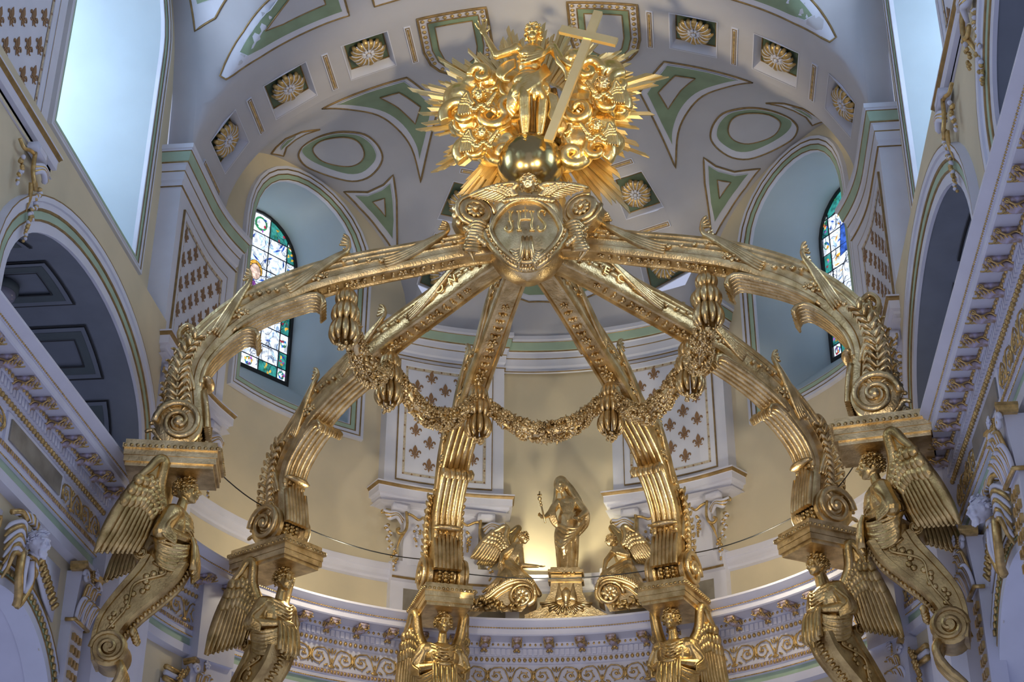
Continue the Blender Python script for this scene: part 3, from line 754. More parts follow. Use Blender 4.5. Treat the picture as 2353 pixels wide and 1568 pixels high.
def console(par, P, u, z, s, gold=1.0):
    """rococo scroll and shell bracket under a ledge; s = +1/-1 mirrors it"""
    m = MB(); g = lambda du, dz, h: P.map(u+s*du, z+dz, h)
    m.add([g(a, b, c) for a, b, c in [(-.22, -.16, .02), (.14, -.16, .02), (.14, -.02, .02), (-.22, -.02, .02), (-.22, -.16, .17), (.14, -.16, .17), (.14, -.02, .17), (-.22, -.02, .17)]], [(4, 5, 6, 7), (0, 1, 5, 4), (1, 2, 6, 5), (2, 3, 7, 6), (3, 0, 4, 7)], 1)
    m.add([g(a, b, c) for a, b, c in [(-.16, -.13, .175), (.08, -.13, .175), (.08, -.05, .175), (-.16, -.05, .175)]], [(0, 1, 2, 3)], 1)
    for k in range(5):      # shell plumes
        t = k/4; q = spline([g(-.12+.05*t, -.32-.12*t, .10), g(.06, -.24-.08*t, .16), g(.22-.02*t, -.26-.12*t, .15), g(.34-.1*t, -.20-.15*t, .10)], 4)
        m.tube(q, [.025+.02*sin(pi*i/12) for i in range(len(q))], 6, mi=0 if k % 2 else 1)
    q = [g(.33+.05*cos(a)*(1-a/9), -.24+.05*sin(a)*(1-a/9), .1) for a in [i*.6-1 for i in range(12)]]; m.tube(q, .018, 5, mi=0)
    m.tube(spline([g(-.16, -.16, .12), g(-.18, -.45, .14), g(-.12, -.62, .16), g(-.02, -.66, .14), g(.03, -.58, .12), g(-.03, -.54, .12)], 5), .03, 6, mi=0)
    m.tube(spline([g(-.12, -.62, .12), g(-.04, -.80, .10), g(-.0, -1.0, .06)], 5), [.035, .034, .032, .03, .028, .026, .022, .018, .014, .01, .008], 6, mi=0)
    m.tube(spline([g(-.55, -.20, .06), g(-.44, -.28, .09), g(-.3, -.22, .11), g(-.2, -.2, .12)], 5), .028, 6, mi=0)
    rr = random.Random(int(abs(u*100)))
    for k in range(16):     # ribbon drop
        t = k/15; m.ell(g(.22-.08*t+.05*sin(t*14), -.5-.5*t, .08), (.05-.025*t, .04, .035-.01*t), n=6, mi=k % 2)
    for (cu, cz) in ((-.42, -.42), (.05, -1.0)):   # flower drops
        for k in range(15):
            t = k/14; w_ = .07*sin(pi*min(1, t*1.1)+.25); m.ell(g(cu+rr.uniform(-w_, w_), cz-.42*t, .06+rr.uniform(0, .04)), .036-.012*t, n=6, mi=rr.choice([0, 0, 1]))
    m.build('scroll_bracket', [GRELIEF, LILAC], par)
def pilaster(par, P, u0, u1, zt=16.05, zb=12.9, ledge=True, ends=True):
    n = 8; us = [u0+(u1-u0)*k/n for k in range(n+1)]
    m = MB(); rows = [[P.map(u, zb, -.35 if k == 0 else 0)] for k, u in enumerate(us)]
    pts = [P.map(u0, 0, -.4)]+[P.map(u, 0, 0) for u in us]+[P.map(u1, 0, -.4)]
    m.grid([[V((p.x, p.y, z)) for p in pts] for z in (zb, zt)]); m.build('pilaster_shaft', WHITE, par, smooth=False)
    if ledge:
        pp = [(*P.map(u, 0, 0).to_2d(), *P.at(u)[1].to_2d(), 1) for u in us]
        m = MB(); lp = [P.map(u0, 0, 0)]
        rows = []
        for o_, z in LEDGE:
            r = [P.map(u0-o_, z, -.35)]+[P.map(u0-o_, z, o_)]+[P.map(u, z, o_) for u in us[1:-1]]+[P.map(u1+o_, z, o_)]+[P.map(u1+o_, z, -.35)]
            rows.append(r)
        rows = list(map(list, zip(*rows))); m.grid(rows, mis=LMI)
        m.add([P.map(u0-.15, 12.62, -.3), P.map(u0-.15, 12.62, .15), P.map(u1+.15, 12.62, .15), P.map(u1+.15, 12.62, -.3)], [(0, 1, 2, 3)], 0)
        m.build('ledge', [LILAC, GLINE], par, smooth=False)
def upper_ent(par, P, u0, u1, n=14, ret=.4):
    us = [u0+(u1-u0)*k/n for k in range(n+1)]; rows = []
    for o_, z in UENT:
        rows.append([P.map(u0-max(o_, 0), z, -ret)]+[P.map(u0-max(o_, 0), z, o_)]+[P.map(u, z, o_) for u in us[1:-1]]+[P.map(u1+max(o_, 0), z, o_)]+[P.map(u1+max(o_, 0), z, -ret)])
    m = MB(); m.grid(list(map(list, zip(*rows))), mis=UMI); m.build('upper_cornice', [WHITE, GLINE, GREEN], par, auto=25)
# corner piers (front face, straight flank, then curving with the apse)
for s, wl in ((-1, wallL), (1, wallR)):
    R_ = 6.12
    arc = circ(R_, 0, 15, 10) if s > 0 else circ(R_, 180, 165, 10)
    P = Path([(s*R_, 22.9, -s, 0), (s*R_, 23.6, -s, 0)]+arc)
    pilaster(wl, P, 0, P.len, ledge=True); upper_ent(wl, P, 0, P.len)
    fleur_panel(wl, P, .38, P.len-.45, 13.28, 15.62, s)
    console(wl, P, .35, 12.62, -1); console(wl, P, P.len-.35, 12.62, 1)
    m = MB(); m.box((s*6.42, 24.3, 11.3), (.2, 1.35, 1.3)); m.build('pier_back', WHITE, wl, smooth=False)
    # wide smooth pier below the cornice
    m = MB(); pr = [(s*6.8, 22.15), (s*6.3, 22.15), (s*6.1, 22.3), (s*6.05, 22.55), (s*6.05, 23.7), (s*6.3, 24.0), (s*6.8, 24.0)]
    m.prism(pr, lambda u, v, h: V((u, v, 3.0+h)), 7.0); m.build('corner_pier', LILAC, wl, smooth=False)
# back pilasters
R_ = 6.2
for c, nm in ((67.6, 'r'), (112.4, 'l')):
    P = Path(circ(R_, c-11.8, c+11.8, 12)); P.p = P.p
    pilaster(wallA, P, 0, P.len); upper_ent(wallA, P, 0, P.len, ret=.3)
    fleur_panel(wallA, P, .36, P.len-.36, 13.3, 15.85, 1)
    console(wallA, P, .32, 12.62, -1); console(wallA, P, P.len-.32, 12.62, 1)
    m = MB(); a, b = .5, P.len-.5
    m.add([P.map(a, 12.65, -.28), P.map(a, 12.65, -.05), P.map(b, 12.65, -.05), P.map(b, 12.65, -.28), P.map(a, 11.4, -.28), P.map(a, 11.4, -.05), P.map(b, 11.4, -.05), P.map(b, 11.4, -.28)], [(0, 1, 5, 4), (1, 2, 6, 5), (2, 3, 7, 6), (4, 5, 6, 7)]); m.build('panel_below_ledge', LILAC, wallA, smooth=False)
P = Path(circ(6.36, 79, 101, 10)); upper_ent(wallA, P, 0, P.len, ret=.3)

# ---------------------------------------------------------------- nave side walls
for s, wl, nm in ((-1, wallL, 'left'), (1, wallR, 'right')):
    SX = 6.5
    mp = lambda u, z, h=0, X=SX: V((s*(X-h), u, z))
    wins = [(c_, 1.9, 14.15, 18.5, 1.6) for c_ in (20.2, 12.6, 5.0, -2.6)]
    m = wall_grid(mp, -8, 22.95, 13.3, lambda u: ZV(6.5, u)+.05, lambda u, z: any(in_arch(u, z, *w_, pad=.03) for w_ in wins), 0, .1, .1)
    m.build('upper_wall_face', CREAM, wl)
    for wi, w_ in enumerate(wins):
        W = struct('window_%d' % (3+(0 if s < 0 else 1)+2*wi))
        O = archpts(*w_); m = MB(); ring(m, O, mp, [(d*.8, h) for d, h in MOULD], MMI); m.build('window_moulding', MMATS, W, auto=30)
        G = archpts(w_[0], 1.25, 15.3, 18.2, 1.0); gp = lambda u, z, h=0: V((s*(8.7-h), u, z))
        m = MB(); rows = []
        for (u, z), (gu, gz) in zip(O, G):
            a, b = mp(u, z), gp(gu, gz); rows.append([a, a.lerp(b, .5), b])
        rows.append(rows[0]); m.grid(rows); m.build('splayed_reveal', [BLUEREV], W, auto=50)
        m = MB(); ring(m, G, gp, [(.02, 0), (.02, .05), (-.06, .05), (-.06, 0)], [0]*3)
        for k in (-.42, .42): m.box((s*8.68, w_[0]+k, 17.2), (.02, .025, 1.9))
        for k in range(4): m.box((s*8.68, w_[0], 15.9+.75*k), (.02, 1.2, .02))
        m.build('window_frame', [BLACK], W, smooth=False)
        for i in range(3):
            for j in range(5):
                z0, z1 = 15.3+.75*j-(.15 if j else 0), 15.3+.75*(j+1)-.15
                u0, u1 = w_[0]-1.22+.81*i, w_[0]-1.22+.81*(i+1)
                hi = 18.2+1.0*sqrt(max(0, 1-(((u0+u1)/2-w_[0])/1.35)**2)); z1 = min(z1, hi)
                if z1 <= z0: continue
                m = MB(); m.box((s*8.72, (u0+u1)/2, (z0+z1)/2), (.01, (u1-u0)/2, (z1-z0)/2)); m.build('pane', DAY, W, smooth=False)
    # gallery storey
    arcs = [(c_, 2.87, 9.9, 10.6, 1.58) for c_ in (19.6, 12.0, 4.4, -3.2)]
    mp2 = lambda u, z, h=0: V((s*(6.1-h), u, z))
    m = wall_grid(mp2, -8, 22.95, 10.0, lambda u: 13.32, lambda u, z: any(in_arch(u, z, *a_, pad=.02) for a_ in arcs), 0, .08, .08)
    m.add([mp2(-8, 13.32), mp2(22.95, 13.32), mp(22.95, 13.42), mp(-8, 13.42)], [(0, 1, 2, 3)]); m.build('gallery_wall_face', CREAM, wl)
    for c, hw, z0, zs, rs in arcs:
        A = [(c+hw, 10.0), (c+hw, zs)]+[(c+hw*cos(pi*k/28), zs+rs*sin(pi*k/28)) for k in range(1, 28)]+[(c-hw, zs), (c-hw, 10.0)]
        m = MB(); ring(m, A, mp2, [(-.02, -.02), (-.02, .03), (.13, .03), (.135, .045), (.16, .05), (.27, .05), (.275, .065), (.31, .07), (.39, .08), (.40, .11), (.47, .12), (.49, .12), (.50, 0)], [0, 0, 1, 1, 2, 1, 1, 0, 0, 0, 1, 0], closed=False); m.build('archivolt', MMATS, wl, auto=30)
        # coffered tunnel behind the arch
        m = MB(); tun = lambda a, d, h=0: V((s*(6.12+d), c+(hw-h)*cos(a), zs+(rs-h)*sin(a)))
        aa = [pi*k/30 for k in range(31)]
        m.grid([[V((s*(6.12+d), c+hw, 9.9))]+[tun(a, d) for a in aa]+[V((s*(6.12+d), c-hw, 9.9))] for d in (0, .8, 1.6, 2.4, 3.2)])
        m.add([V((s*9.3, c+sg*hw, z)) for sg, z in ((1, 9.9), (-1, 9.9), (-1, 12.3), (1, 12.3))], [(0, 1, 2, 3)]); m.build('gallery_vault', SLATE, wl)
        for k in range(5 if c > 9 else 0):
            a0 = radians(180/5*k+5); a1 = radians(180/5*(k+1)-5); m = MB()
            for (e, h, mi) in ((0, .03, 2), (.02, .05, 1), (.03, .06, 0), (.2, .045, 1), (.22, .03, 2), (.24, .055, 0)):
                pass
            fr_ = lambda e0, e1, h, mi: [m.add([tun(p, q_, h) for p, q_ in quad], [(0, 1, 2, 3)], mi) for quad in frame_quads(a0, a1, .45, 2.3, e0, e1)]
            def frame_quads(a0, a1, d0, d1, e0, e1):
                r = 2.3; A0, A1, D0, D1 = a0+e0/r, a1-e0/r, d0+e0, d1-e0; B0, B1, E0, E1 = a0+e1/r, a1-e1/r, d0+e1, d1-e1
                out = []
                N = 5
                for i in range(N):
                    f = lambda X, Y, i: X+(Y-X)*i/N
                    out.append([(f(A0, A1, i), D0), (f(A0, A1, i+1), D0), (f(B0, B1, i+1), E0), (f(B0, B1, i), E0)])
                    out.append([(f(A0, A1, i), D1), (f(A0, A1, i+1), D1), (f(B0, B1, i+1), E1), (f(B0, B1, i), E1)])
                out.append([(A0, D0), (A0, D1), (B0, E1), (B0, E0)]); out.append([(A1, D0), (A1, D1), (B1, E1), (B1, E0)])
                return out
            fr_(0, .035, .02, 2); fr_(.035, .11, .035, 0); fr_(.11, .25, .04, 1); fr_(.25, .275, .05, 2)
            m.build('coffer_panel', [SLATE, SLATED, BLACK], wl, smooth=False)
    # pilaster between the bays
    P = Path([(s*6.22, 14.35, -s, 0), (s*6.22, 16, -s, 0), (s*6.22, 17.5, -s, 0)])
    pilaster(wl, P, 0, P.len, zt=16.05); upper_ent(wl, P, 0, P.len)
    fleur_panel(wl, P, .42, P.len-.42, 13.28, 15.62, s)
    PP = Path([(s*6.08, 14.35, -s, 0), (s*6.08, 16, -s, 0), (s*6.08, 17.5, -s, 0)])
    console(wl, PP, .55, 12.62, -1); console(wl, PP, PP.len-.55, 12.62, 1)
    # arcade storey under the entablature
    mp3 = lambda u, z, h=0: V((s*(6.6-h), u, z))
    lows = [(19.6, 2.05, 3.0, 5.6, 1.72), (13.6, 2.05, 3.0, 5.6, 1.72)]
    m = wall_grid(mp3, 9, 22.95, 3.0, lambda u: 8.5, lambda u, z: any(in_arch(u, z, *a_, pad=.02) for a_ in lows), 0, .1, .1); m.build('arcade_wall_face', CREAM, wl)
    for c, hw, z0, zs, rs in lows:
        A = [(c+hw, 3.0), (c+hw, zs)]+[(c+hw*cos(pi*k/28), zs+rs*sin(pi*k/28)) for k in range(1, 28)]+[(c-hw, zs), (c-hw, 3.0)]
        m = MB(); ring(m, A, mp3, [(-.02, -.3), (-.02, .04), (.10, .04), (.105, .05), (.13, .05), (.14, .04), (.26, .04), (.27, .09), (.31, .09), (.32, 0)], [0, 0, 1, 1, 2, 2, 0, 1, 1], closed=False); m.build('archivolt', MMATS, wl, auto=30)
        m = MB()
        for (u0, zz0), (u1, zz1) in zip(grow(A, .2, True), grow(A, .2, True)[1:]):
            L = hypot(u1-u0, zz1-zz0); K_ = max(1, int(L/.11))
            for k in range(K_): m.box(mp3(u0+(u1-u0)*k/K_, zz0+(zz1-zz0)*k/K_, .06), (.02, .03, .04))
        eo = m.build('bead_course', GRELIEF, wl); eo['kind'] = 'stuff'
        m = MB(); m.grid([[V((s*(6.6+d), u, z)) for u, z in A] for d in (0, 3.)]); m.add([V((s*9.6, c+hw*q_, z)) for q_, z in ((-1.3, 3), (1.3, 3), (1.3, 8), (-1.3, 8))], [(0, 1, 2, 3)]); m.build('side_aisle', LILAC, wl)

# ---------------------------------------------------------------- the baldachin
BC = V((.1, 22.6, 0))
BASES = [(-4.92, 21.55), (-4.34, 25.44), (-1.95, 27.95), (2.2, 28.1), (4.66, 25.56), (5.18, 21.6)]
WHERE = ['at the left front, nearest the left gallery arch', 'second from the left, over the left bend of the apse cornice', 'left of the statue on the apse cornice', 'right of the statue on the apse cornice', 'second from the right, over the right bend of the apse cornice', 'at the right front, nearest the right cornice']
def strap(m, path, hw, th, n=12, mi=None, ridges=0, y0=0, twist=0, lean=0):
    """leaf blade: path in the x-z plane, width along y"""
    P = [V((p[0], y0+(p[2] if len(p) > 2 else 0), p[1])) for p in path]; N = len(P); rows = []
    if not hasattr(hw, '__len__'): hw = [hw]*N
    if not hasattr(th, '__len__'): th = [th]*N
    for i, p in enumerate(P):
        d = (P[min(i+1, N-1)]-P[max(i-1, 0)]); d.y = 0; d = d.normalized() if d.length > 1e-6 else V((1, 0, 0))
        nn = V((-d.z, 0, d.x)); r = []
        for k in range(n):
            a = 2*pi*k/n; w = cos(a); t = sin(a)
            f = 1+(.35*cos(a*ridges) if ridges else 0)
            r.append(p+V((0, 1, 0))*(w*hw[i])+nn*(t*th[i]*f)+nn*(lean*abs(w)*hw[i]))
        rows.append(r)
    m.grid(rows, closed=True, mi=mi); m.add(rows[0], [tuple(range(n))], mi or 0); m.add(rows[-1], [tuple(range(n))], mi or 0)
def spl2(P, n=6): return [(q.x, q.z, q.y) for q in spline([V((p[0], p[2] if len(p) > 2 else 0, p[1])) for p in P], n)]
def flower(m, c, r, nrm=(0, 0, 1), k=5, mi=None):
    nrm = V(nrm).normalized(); a, b = perp(nrm)
    for i in range(k):
        t = 2*pi*i/k; d = a*cos(t)+b*sin(t)
        m.ell(V(c)+d*r*.6, (r*.5, r*.34, r*.22), frame(d, nrm.cross(d), nrm, (0, 0, 0)).to_3x3(), 6, mi)
    m.ell(V(c)+nrm*r*.12, r*.28, n=6, mi=mi)
RIB = spl2([(5.36, 10.45), (5.42, 10.8), (5.47, 11.25), (5.40, 11.7), (5.16, 12.13), (4.84, 12.5), (4.46, 12.82), (4.0, 13.10), (3.42, 13.38), (2.72, 13.62), (1.95, 13.84), (1.2, 14.06), (.55, 14.2)], 5)
RN = len(RIB)
def ribframe(i):
    a, b = RIB[max(i-1, 0)], RIB[min(i+1, RN-1)]; d = V((b[0]-a[0], 0, b[1]-a[1])).normalized()
    return V((RIB[i][0], 0, RIB[i][1])), d, V((d.z, 0, -d.x))   # n points outwards / upwards
def ribpt(t, u, v):
    i = t*(RN-1); k = int(min(i, RN-2)); p0, d0, n0 = ribframe(k); p1, d1, n1 = ribframe(k+1); f = i-k
    return p0.lerp(p1, f)+n0.lerp(n1, f)*v+V((0, u, 0))
def hgt(t): return .31-.08*t     # half depth
def wid(t): return .27-.06*t
RSEC = [(-1, -.72), (-1.03, -.5), (-.93, -.42), (-.93, -.1), (-1.0, 0), (-.92, .1), (-.92, .3), (-.99, .38), (-.9, .5), (-.9, .62), (-.98, .72), (-.9, .92), (-.6, 1), (.6, 1), (.9, .92), (.98, .72), (.9, .62), (.9, .5), (.99, .38), (.92, .3), (.92, .1), (1.0, 0), (.93, -.1), (.93, -.42), (1.03, -.5), (1, -.72), (.86, -.92), (.66, -.95), (.6, -.80), (-.6, -.80), (-.66, -.95), (-.86, -.92)]
def make_rib():
    root = bpy.data.objects.new('proto', None); COL.objects.link(root)
    m = MB(); rows = []
    for i in range(RN):
        t = i/(RN-1); p, d, n = ribframe(i); h, w_ = hgt(t), wid(t)
        rows.append([p+V((0, u*w_, 0))+n*(v*h) for u, v in RSEC])
    m.grid(rows, closed=True); m.build('rib_beam', GOLD, root, auto=40)
    # raised ornament in the soffit channel
    m = MB(); rr = random.Random(3)
    for k in range(46):
        t = .1+.8*k/45
        if .28 < t < .34 or .6 < t < .66: continue
        if .40 < t < .46 or .5 < t < .56: continue
        c = ribpt(t, 0, -hgt(t)*.86); _, d, n = ribframe(int(t*(RN-1)))
        sc_ = .75+.35*sin(k*1.1)
        if k % 5 == 0: flower(m, c, .10*sc_+.02, -n)
        else:
            for s in (-1, 1): m.ell(c+V((0, s*.05, 0)), (.055*sc_, .038, .03), frame(d+V((0, s*.5, 0)), V((0, 1, 0)), -n, (0, 0, 0)).to_3x3(), 6)
            m.ell(c-n*.02, (.035, .035, .03), n=6)
    m.build('soffit_relief', GOLD, root)['kind'] = 'stuff'
    # sheath lips under the beam, each ending in a curled blade with side horns
    for t1, t0 in ((.62, .36), (.40, .13)):
        m = MB()
        path = []; N = 14
        for i in range(N+1):
            t = t0+(t1-t0)*i/N; e = .02+.13*(i/N)**1.6; q = ribpt(t, 0, -hgt(t)*.75-e); path.append((q.x, q.z))
        a, b = V(path[-2]), V(path[-1]); d = (b-a).normalized(); dn = V((d.y, -d.x))
        if dn.y > 0: dn = -dn
        e0 = b+d*.10+dn*.03; e1 = b+d*.17+dn*.12; e2 = b+d*.16+dn*.22; e3 = b+d*.09+dn*.27
        path += [tuple(e0), tuple(e1), tuple(e2), tuple(e3)]
        N2 = len(path)
        for k in range(5):   # reeds that make up the blade
            y = (k-2)*.105
            strap(m, path[2:], [.058]*(N2-2), [.05]*(N2-3)+[.02], 8, y0=y)
        for s in (-1, 1):    # outer rolled edge
            m.tube([V((x, s*(.20+.09*(i/N2)**2), z+.02)) for i, (x, z) in enumerate(path[1:])], [.045]*(N2-2)+[.02], 7)
        m.build('sheath_leaf', GOLD, root)
        m = MB(); q = ribpt(t1+.02, 0, -hgt(t1)*.8)   # hanging blossom inside the lip
        for k in range(7):
            a = k*.9; m.ell(q+V((.06*cos(a), .12*sin(a), -.08)), (.06, .05, .09), Matrix.Rotation(a, 3, 'Z'), 6)
        m.build('blossom', GOLDD, root)
        for s in (-1, 1):
            m = MB(); c = ribpt(t1+.03, s*wid(t1)*1.05, -.03); 
            flower(m, c, .12, (0, s, 0), 6); flower(m, c+V((-.14, 0, .02)), .07, (0, s, 0)); flower(m, c+V((.13, 0, -.06)), .07, (0, s, 0)); m.build('side_blossom', GOLD, root)
    # pronged leaves along the sides that flick up over the back of the rib
    for t0, t1, up in ((.14, .30, 0), (.34, .50, .34), (.58, .72, .36), (.78, .90, .26)):
        m = MB()
        for s in (-1, 1):
            for k in range(4):
                P = []
                for i in range(9):
                    f = i/8; t = t0+(t1-t0)*f; v = -.16+.05*k+(hgt(t)+.02-(-.16+.05*k))*f**1.4
                    P.append(ribpt(t, s*(wid(t)+.02-.02*f), v))
                if up:
                    q = ribpt(t1, s*wid(t1)*.8, hgt(t1)+.02); dd = (P[-1]-P[-2]).normalized()
                    P += [q+dd*(.05)+V((0, 0, up*.35)), q+dd*(.03-.02*k)+V((.02, s*.02, up*(.75-.10*k))), q+dd*(-.05-.02*k)+V((.03, s*.04, up*(1-.16*k)))]
                m.tube(spline(P, 3), [.022+.034*sin(pi*min(1, (i/len(spline(P, 3)))*1.05)) for i in range(len(spline(P, 3)))], 6)
        m.build('pronged_leaf', GOLD, root)
        m = MB()
        for s in (-1, 1):
            for k in range(4): m.ell(ribpt(t1-.01+.022*k, s*(wid(t1)+.02), .1-.045*k), (.05, .035, .04), n=6)
        m.build('berry_cluster', GOLD, root)['kind'] = 'stuff'
    # acanthus leaf climbing the flanks from the volute
    m = MB()
    for s in (-1, 1):
        m.tube(spline([ribpt(t, s*(wid(t)+.03), .12-.05*t) for t in (.02, .1, .2, .3)], 5), .03, 6)
        for k in range(13):
            t = .03+.022*k; c = ribpt(t, s*(wid(t)+.03), .1)
            _, d, n = ribframe(int(t*(RN-1)))
            for sg in (-1, 1):
                L = .19*(1-.03*k)
                P = [c, c+n*sg*L*.5+d*.07+V((0, s*.05, 0)), c+n*sg*L*.95+d*.12+V((0, s*.05, 0)), c+n*sg*L*1.15+d*.05+V((0, s*.03, 0))]
                m.tube(spline(P, 3), [.04, .044, .048, .05, .048, .045, .04, .032, .024, .012], 6, flat=.55)
    for k in range(9):   # crisp edge along the outer back
        t = .04+.03*k; c = ribpt(t, 0, hgt(t)); _, d, n = ribframe(int(t*(RN-1)))
        for s in (-1, 1): m.tube(spline([c+V((0, s*.05, 0)), c+n*.05+d*.06+V((0, s*.14, 0)), c+n*.09+d*.03+V((0, s*.2, 0))], 3), [.035, .035, .03, .028, .024, .018, .01], 6)
    m.build('acanthus_leaf', GOLD, root)
    # three leaves on the inner face above the drum
    m = MB()
    for k in range(-3, 4):
        strap(m, [(ribpt(t, 0, -hgt(t)*.9-.03-.02*sin(t*20)).x, ribpt(t, 0, -hgt(t)*.9-.03).z) for t in [.0, .03, .06, .1, .14, .175-.012*abs(k)]], [.045, .05, .052, .05, .042, .02], .05, 7, y0=k*.075)
    m.ell(ribpt(.19, 0, -.33), (.12, .30, .07), n=10); m.build('base_leaf', GOLD, root)
    # small curled crest on the outer shoulder
    m = MB(); o_ = ribpt(.33, 0, hgt(.33))
    c = V((5.52, 0, 12.22))
    st = spline([ribpt(.24, 0, .24), ribpt(.29, 0, .34), c+V((.08, 0, -.2)), c+V((.15, 0, .0)), c+V((.03, 0, .14)), c+V((-.1, 0, .03)), c+V((-.02, 0, -.06)), c+V((.03, 0, 0))], 5)
    for y in (-.05, .05): m.tube([p+V((0, y, 0)) for p in st], .045, 7)
    m.ell(c, (.05, .13, .05), n=8); m.build('curled_crest', GOLD, root)
    # volute drum at the foot
    m = MB(); vc = V((5.47, 0, 10.50)); My = Matrix.Rotation(pi/2, 3, 'X')
    m.lathe([(r*1.2, h*1.08) for r, h in [(.0, -.36), (.1, -.36), (.12, -.34), (.24, -.34), (.30, -.31), (.30, -.24), (.22, -.18), (.20, -.1), (.23, 0), (.20, .1), (.22, .18), (.30, .24), (.30, .31), (.24, .34), (.12, .34), (.1, .36), (0, .36)]], vc, 28, My)
    m.build('volute_drum', GOLD, root, auto=40)
    for s in (-1, 1):
        m = MB()
        sp_ = [vc+V((cos(a)*(.37-.31*a/11), s*(.38+.05*a/11), sin(a)*(.37-.31*a/11))) for a in [i*.3 for i in range(37)]]
        m.tube(sp_, [.06-.025*i/37 for i in range(37)], 8); m.ell(vc+V((0, s*.43, 0)), (.09, .07, .09), n=10)
        m.build('volute_spiral', GOLD, root)
    m = MB()
    for k in range(-5, 8):
        a = pi+.26*k
        for y in (-.12, 0, .12): m.ell(vc+V((cos(a)*.28, y, sin(a)*.28)), (.06, .05, .06), n=6)
        for y in (-.06, .06): m.ell(vc+V((cos(a+.13)*.275, y, sin(a+.13)*.275)), (.035, .02, .035), n=5)
    m.build('bead_band', GOLDD, root)
    m = MB()   # crisp leaves behind the drum at the outer foot
    for s in (-1, 1):
        for k in range(4): m.tube(spline([(5.5, s*.2, 10.2), (5.72, s*(.24+.03*k), 10.25+.1*k), (5.86-.02*k, s*.26, 10.4+.12*k), (5.98-.05*k, s*.28, 10.36+.14*k)], 4), [.05]*5+[.045]*4+[.035]*3+[.02], 7)
    m.build('foot_leaf', GOLD, root)
    return root
rib0 = make_rib()
def make_abacus():
    root = bpy.data.objects.new('proto', None); COL.objects.link(root)
    m = MB()
    def slab(x0, x1, y, z0, z1): m.box(((x0+x1)/2, 0, (z0+z1)/2), ((x1-x0)/2, y, (z1-z0)/2))
    slab(-.40, .95, .44, 10.07, 10.16); slab(-.46, .98, .50, 10.0, 10.07); slab(-.42, .96, .46, 9.90, 10.0); slab(-.40, .95, .44, 9.895, 9.9); slab(-.41, .95, .45, 9.80, 9.895); slab(-.37, .93, .41, 9.74, 9.80)
    m.build('slab', GOLD, root, smooth=False)
    m = MB()
    for k in range(12):
        y = -.46+.92*k/11; m.ell((-.455, y, 10.035), (.035, .034, .032), n=6)
    for k in range(16):
        x = -.42+1.36*k/15
        for s in (-1, 1): m.ell((x, s*.495, 10.035), (.034, .035, .032), n=6)
    m.build('egg_moulding', GOLDD, root)
    return root
aba0 = make_abacus()

# ---- winged caryatid on its scroll bracket; local +x points outwards to the wall
def head(F, c, s, tilt=0, turn=0):
    """face looks along -x before turning; returns the placement matrix"""
    M = Matrix.Translation(V(c)) @ Matrix.Rotation(turn, 4, 'Z') @ Matrix.Rotation(tilt, 4, 'Y') @ Matrix.Scale(s, 4)
    R = M.to_3x3()
    def e(p, r): F.ell(M @ V(p), (1, 1, 1), R @ Matrix.Diagonal(V(r)), 14)
    e((.02, 0, .05), (.40, .34, .42)); e((-.10, 0, -.10), (.30, .27, .38)); e((-.20, 0, -.33), (.17, .17, .14)); e((-.25, 0, -.40), (.10, .10, .08))
    e((-.34, 0, .16), (.08, .24, .06))                              # brow
    F.tube([M @ V(p) for p in [(-.38, 0, .12), (-.45, 0, 0), (-.52, 0, -.10), (-.42, 0, -.14)]], [.035*s, .045*s, .07*s, .05*s], 8)   # nose
    for q in (-1, 1):
        e((-.33, q*.14, .04), (.06, .075, .045)); e((-.32, q*.17, -.10), (.09, .10, .09)); e((.0, q*.35, -.02), (.07, .04, .11))
        e((-.44, q*.05, -.13), (.04, .04, .035))
    e((-.385, 0, -.235), (.06, .11, .03)); e((-.375, 0, -.285), (.06, .09, .032))
    return M
def hair(par, M, s, rnd, length=0, name='hair', matl=None, k=130):
    m = MB()
    for i in range(k):
        th = rnd.uniform(0, 2*pi); ph = math.acos(rnd.uniform(-.35, 1))
        d = V((sin(ph)*cos(th)*.43+.05, sin(ph)*sin(th)*.37, cos(ph)*.46+.06))
        if d.x < -.28 and d.z < .26: continue
        if d.x < -.1 and d.z < .05: continue
        p = M @ d; r = s*rnd.uniform(.055, .085)
        a = rnd.uniform(0, 6.3); q = [p+V((cos(a+j)*r, sin(a+j)*r, (j-3)*r*.35)) for j in [x*.9 for x in range(7)]]
        m.tube(q, r*.55, 5)
    m.ell(M @ V((.06, 0, .08)), 1, M.to_3x3() @ Matrix.Diagonal(V((.41, .36, .42))), 12)
    for i in range(int(length*14)):
        y = rnd.uniform(-.38, .38); x0 = .15 if abs(y) < .25 else rnd.uniform(-.15, .2)
        q = [M @ V((x0+.05*sin(j*1.9+i), y*(1+.1*j*.3)+.03*cos(j*2.1+i), .1-j*.15*length)) for j in range(5)]
        m.tube(spline(q, 3), s*.07, 5)
    return m.build(name, matl or GOLD, par)
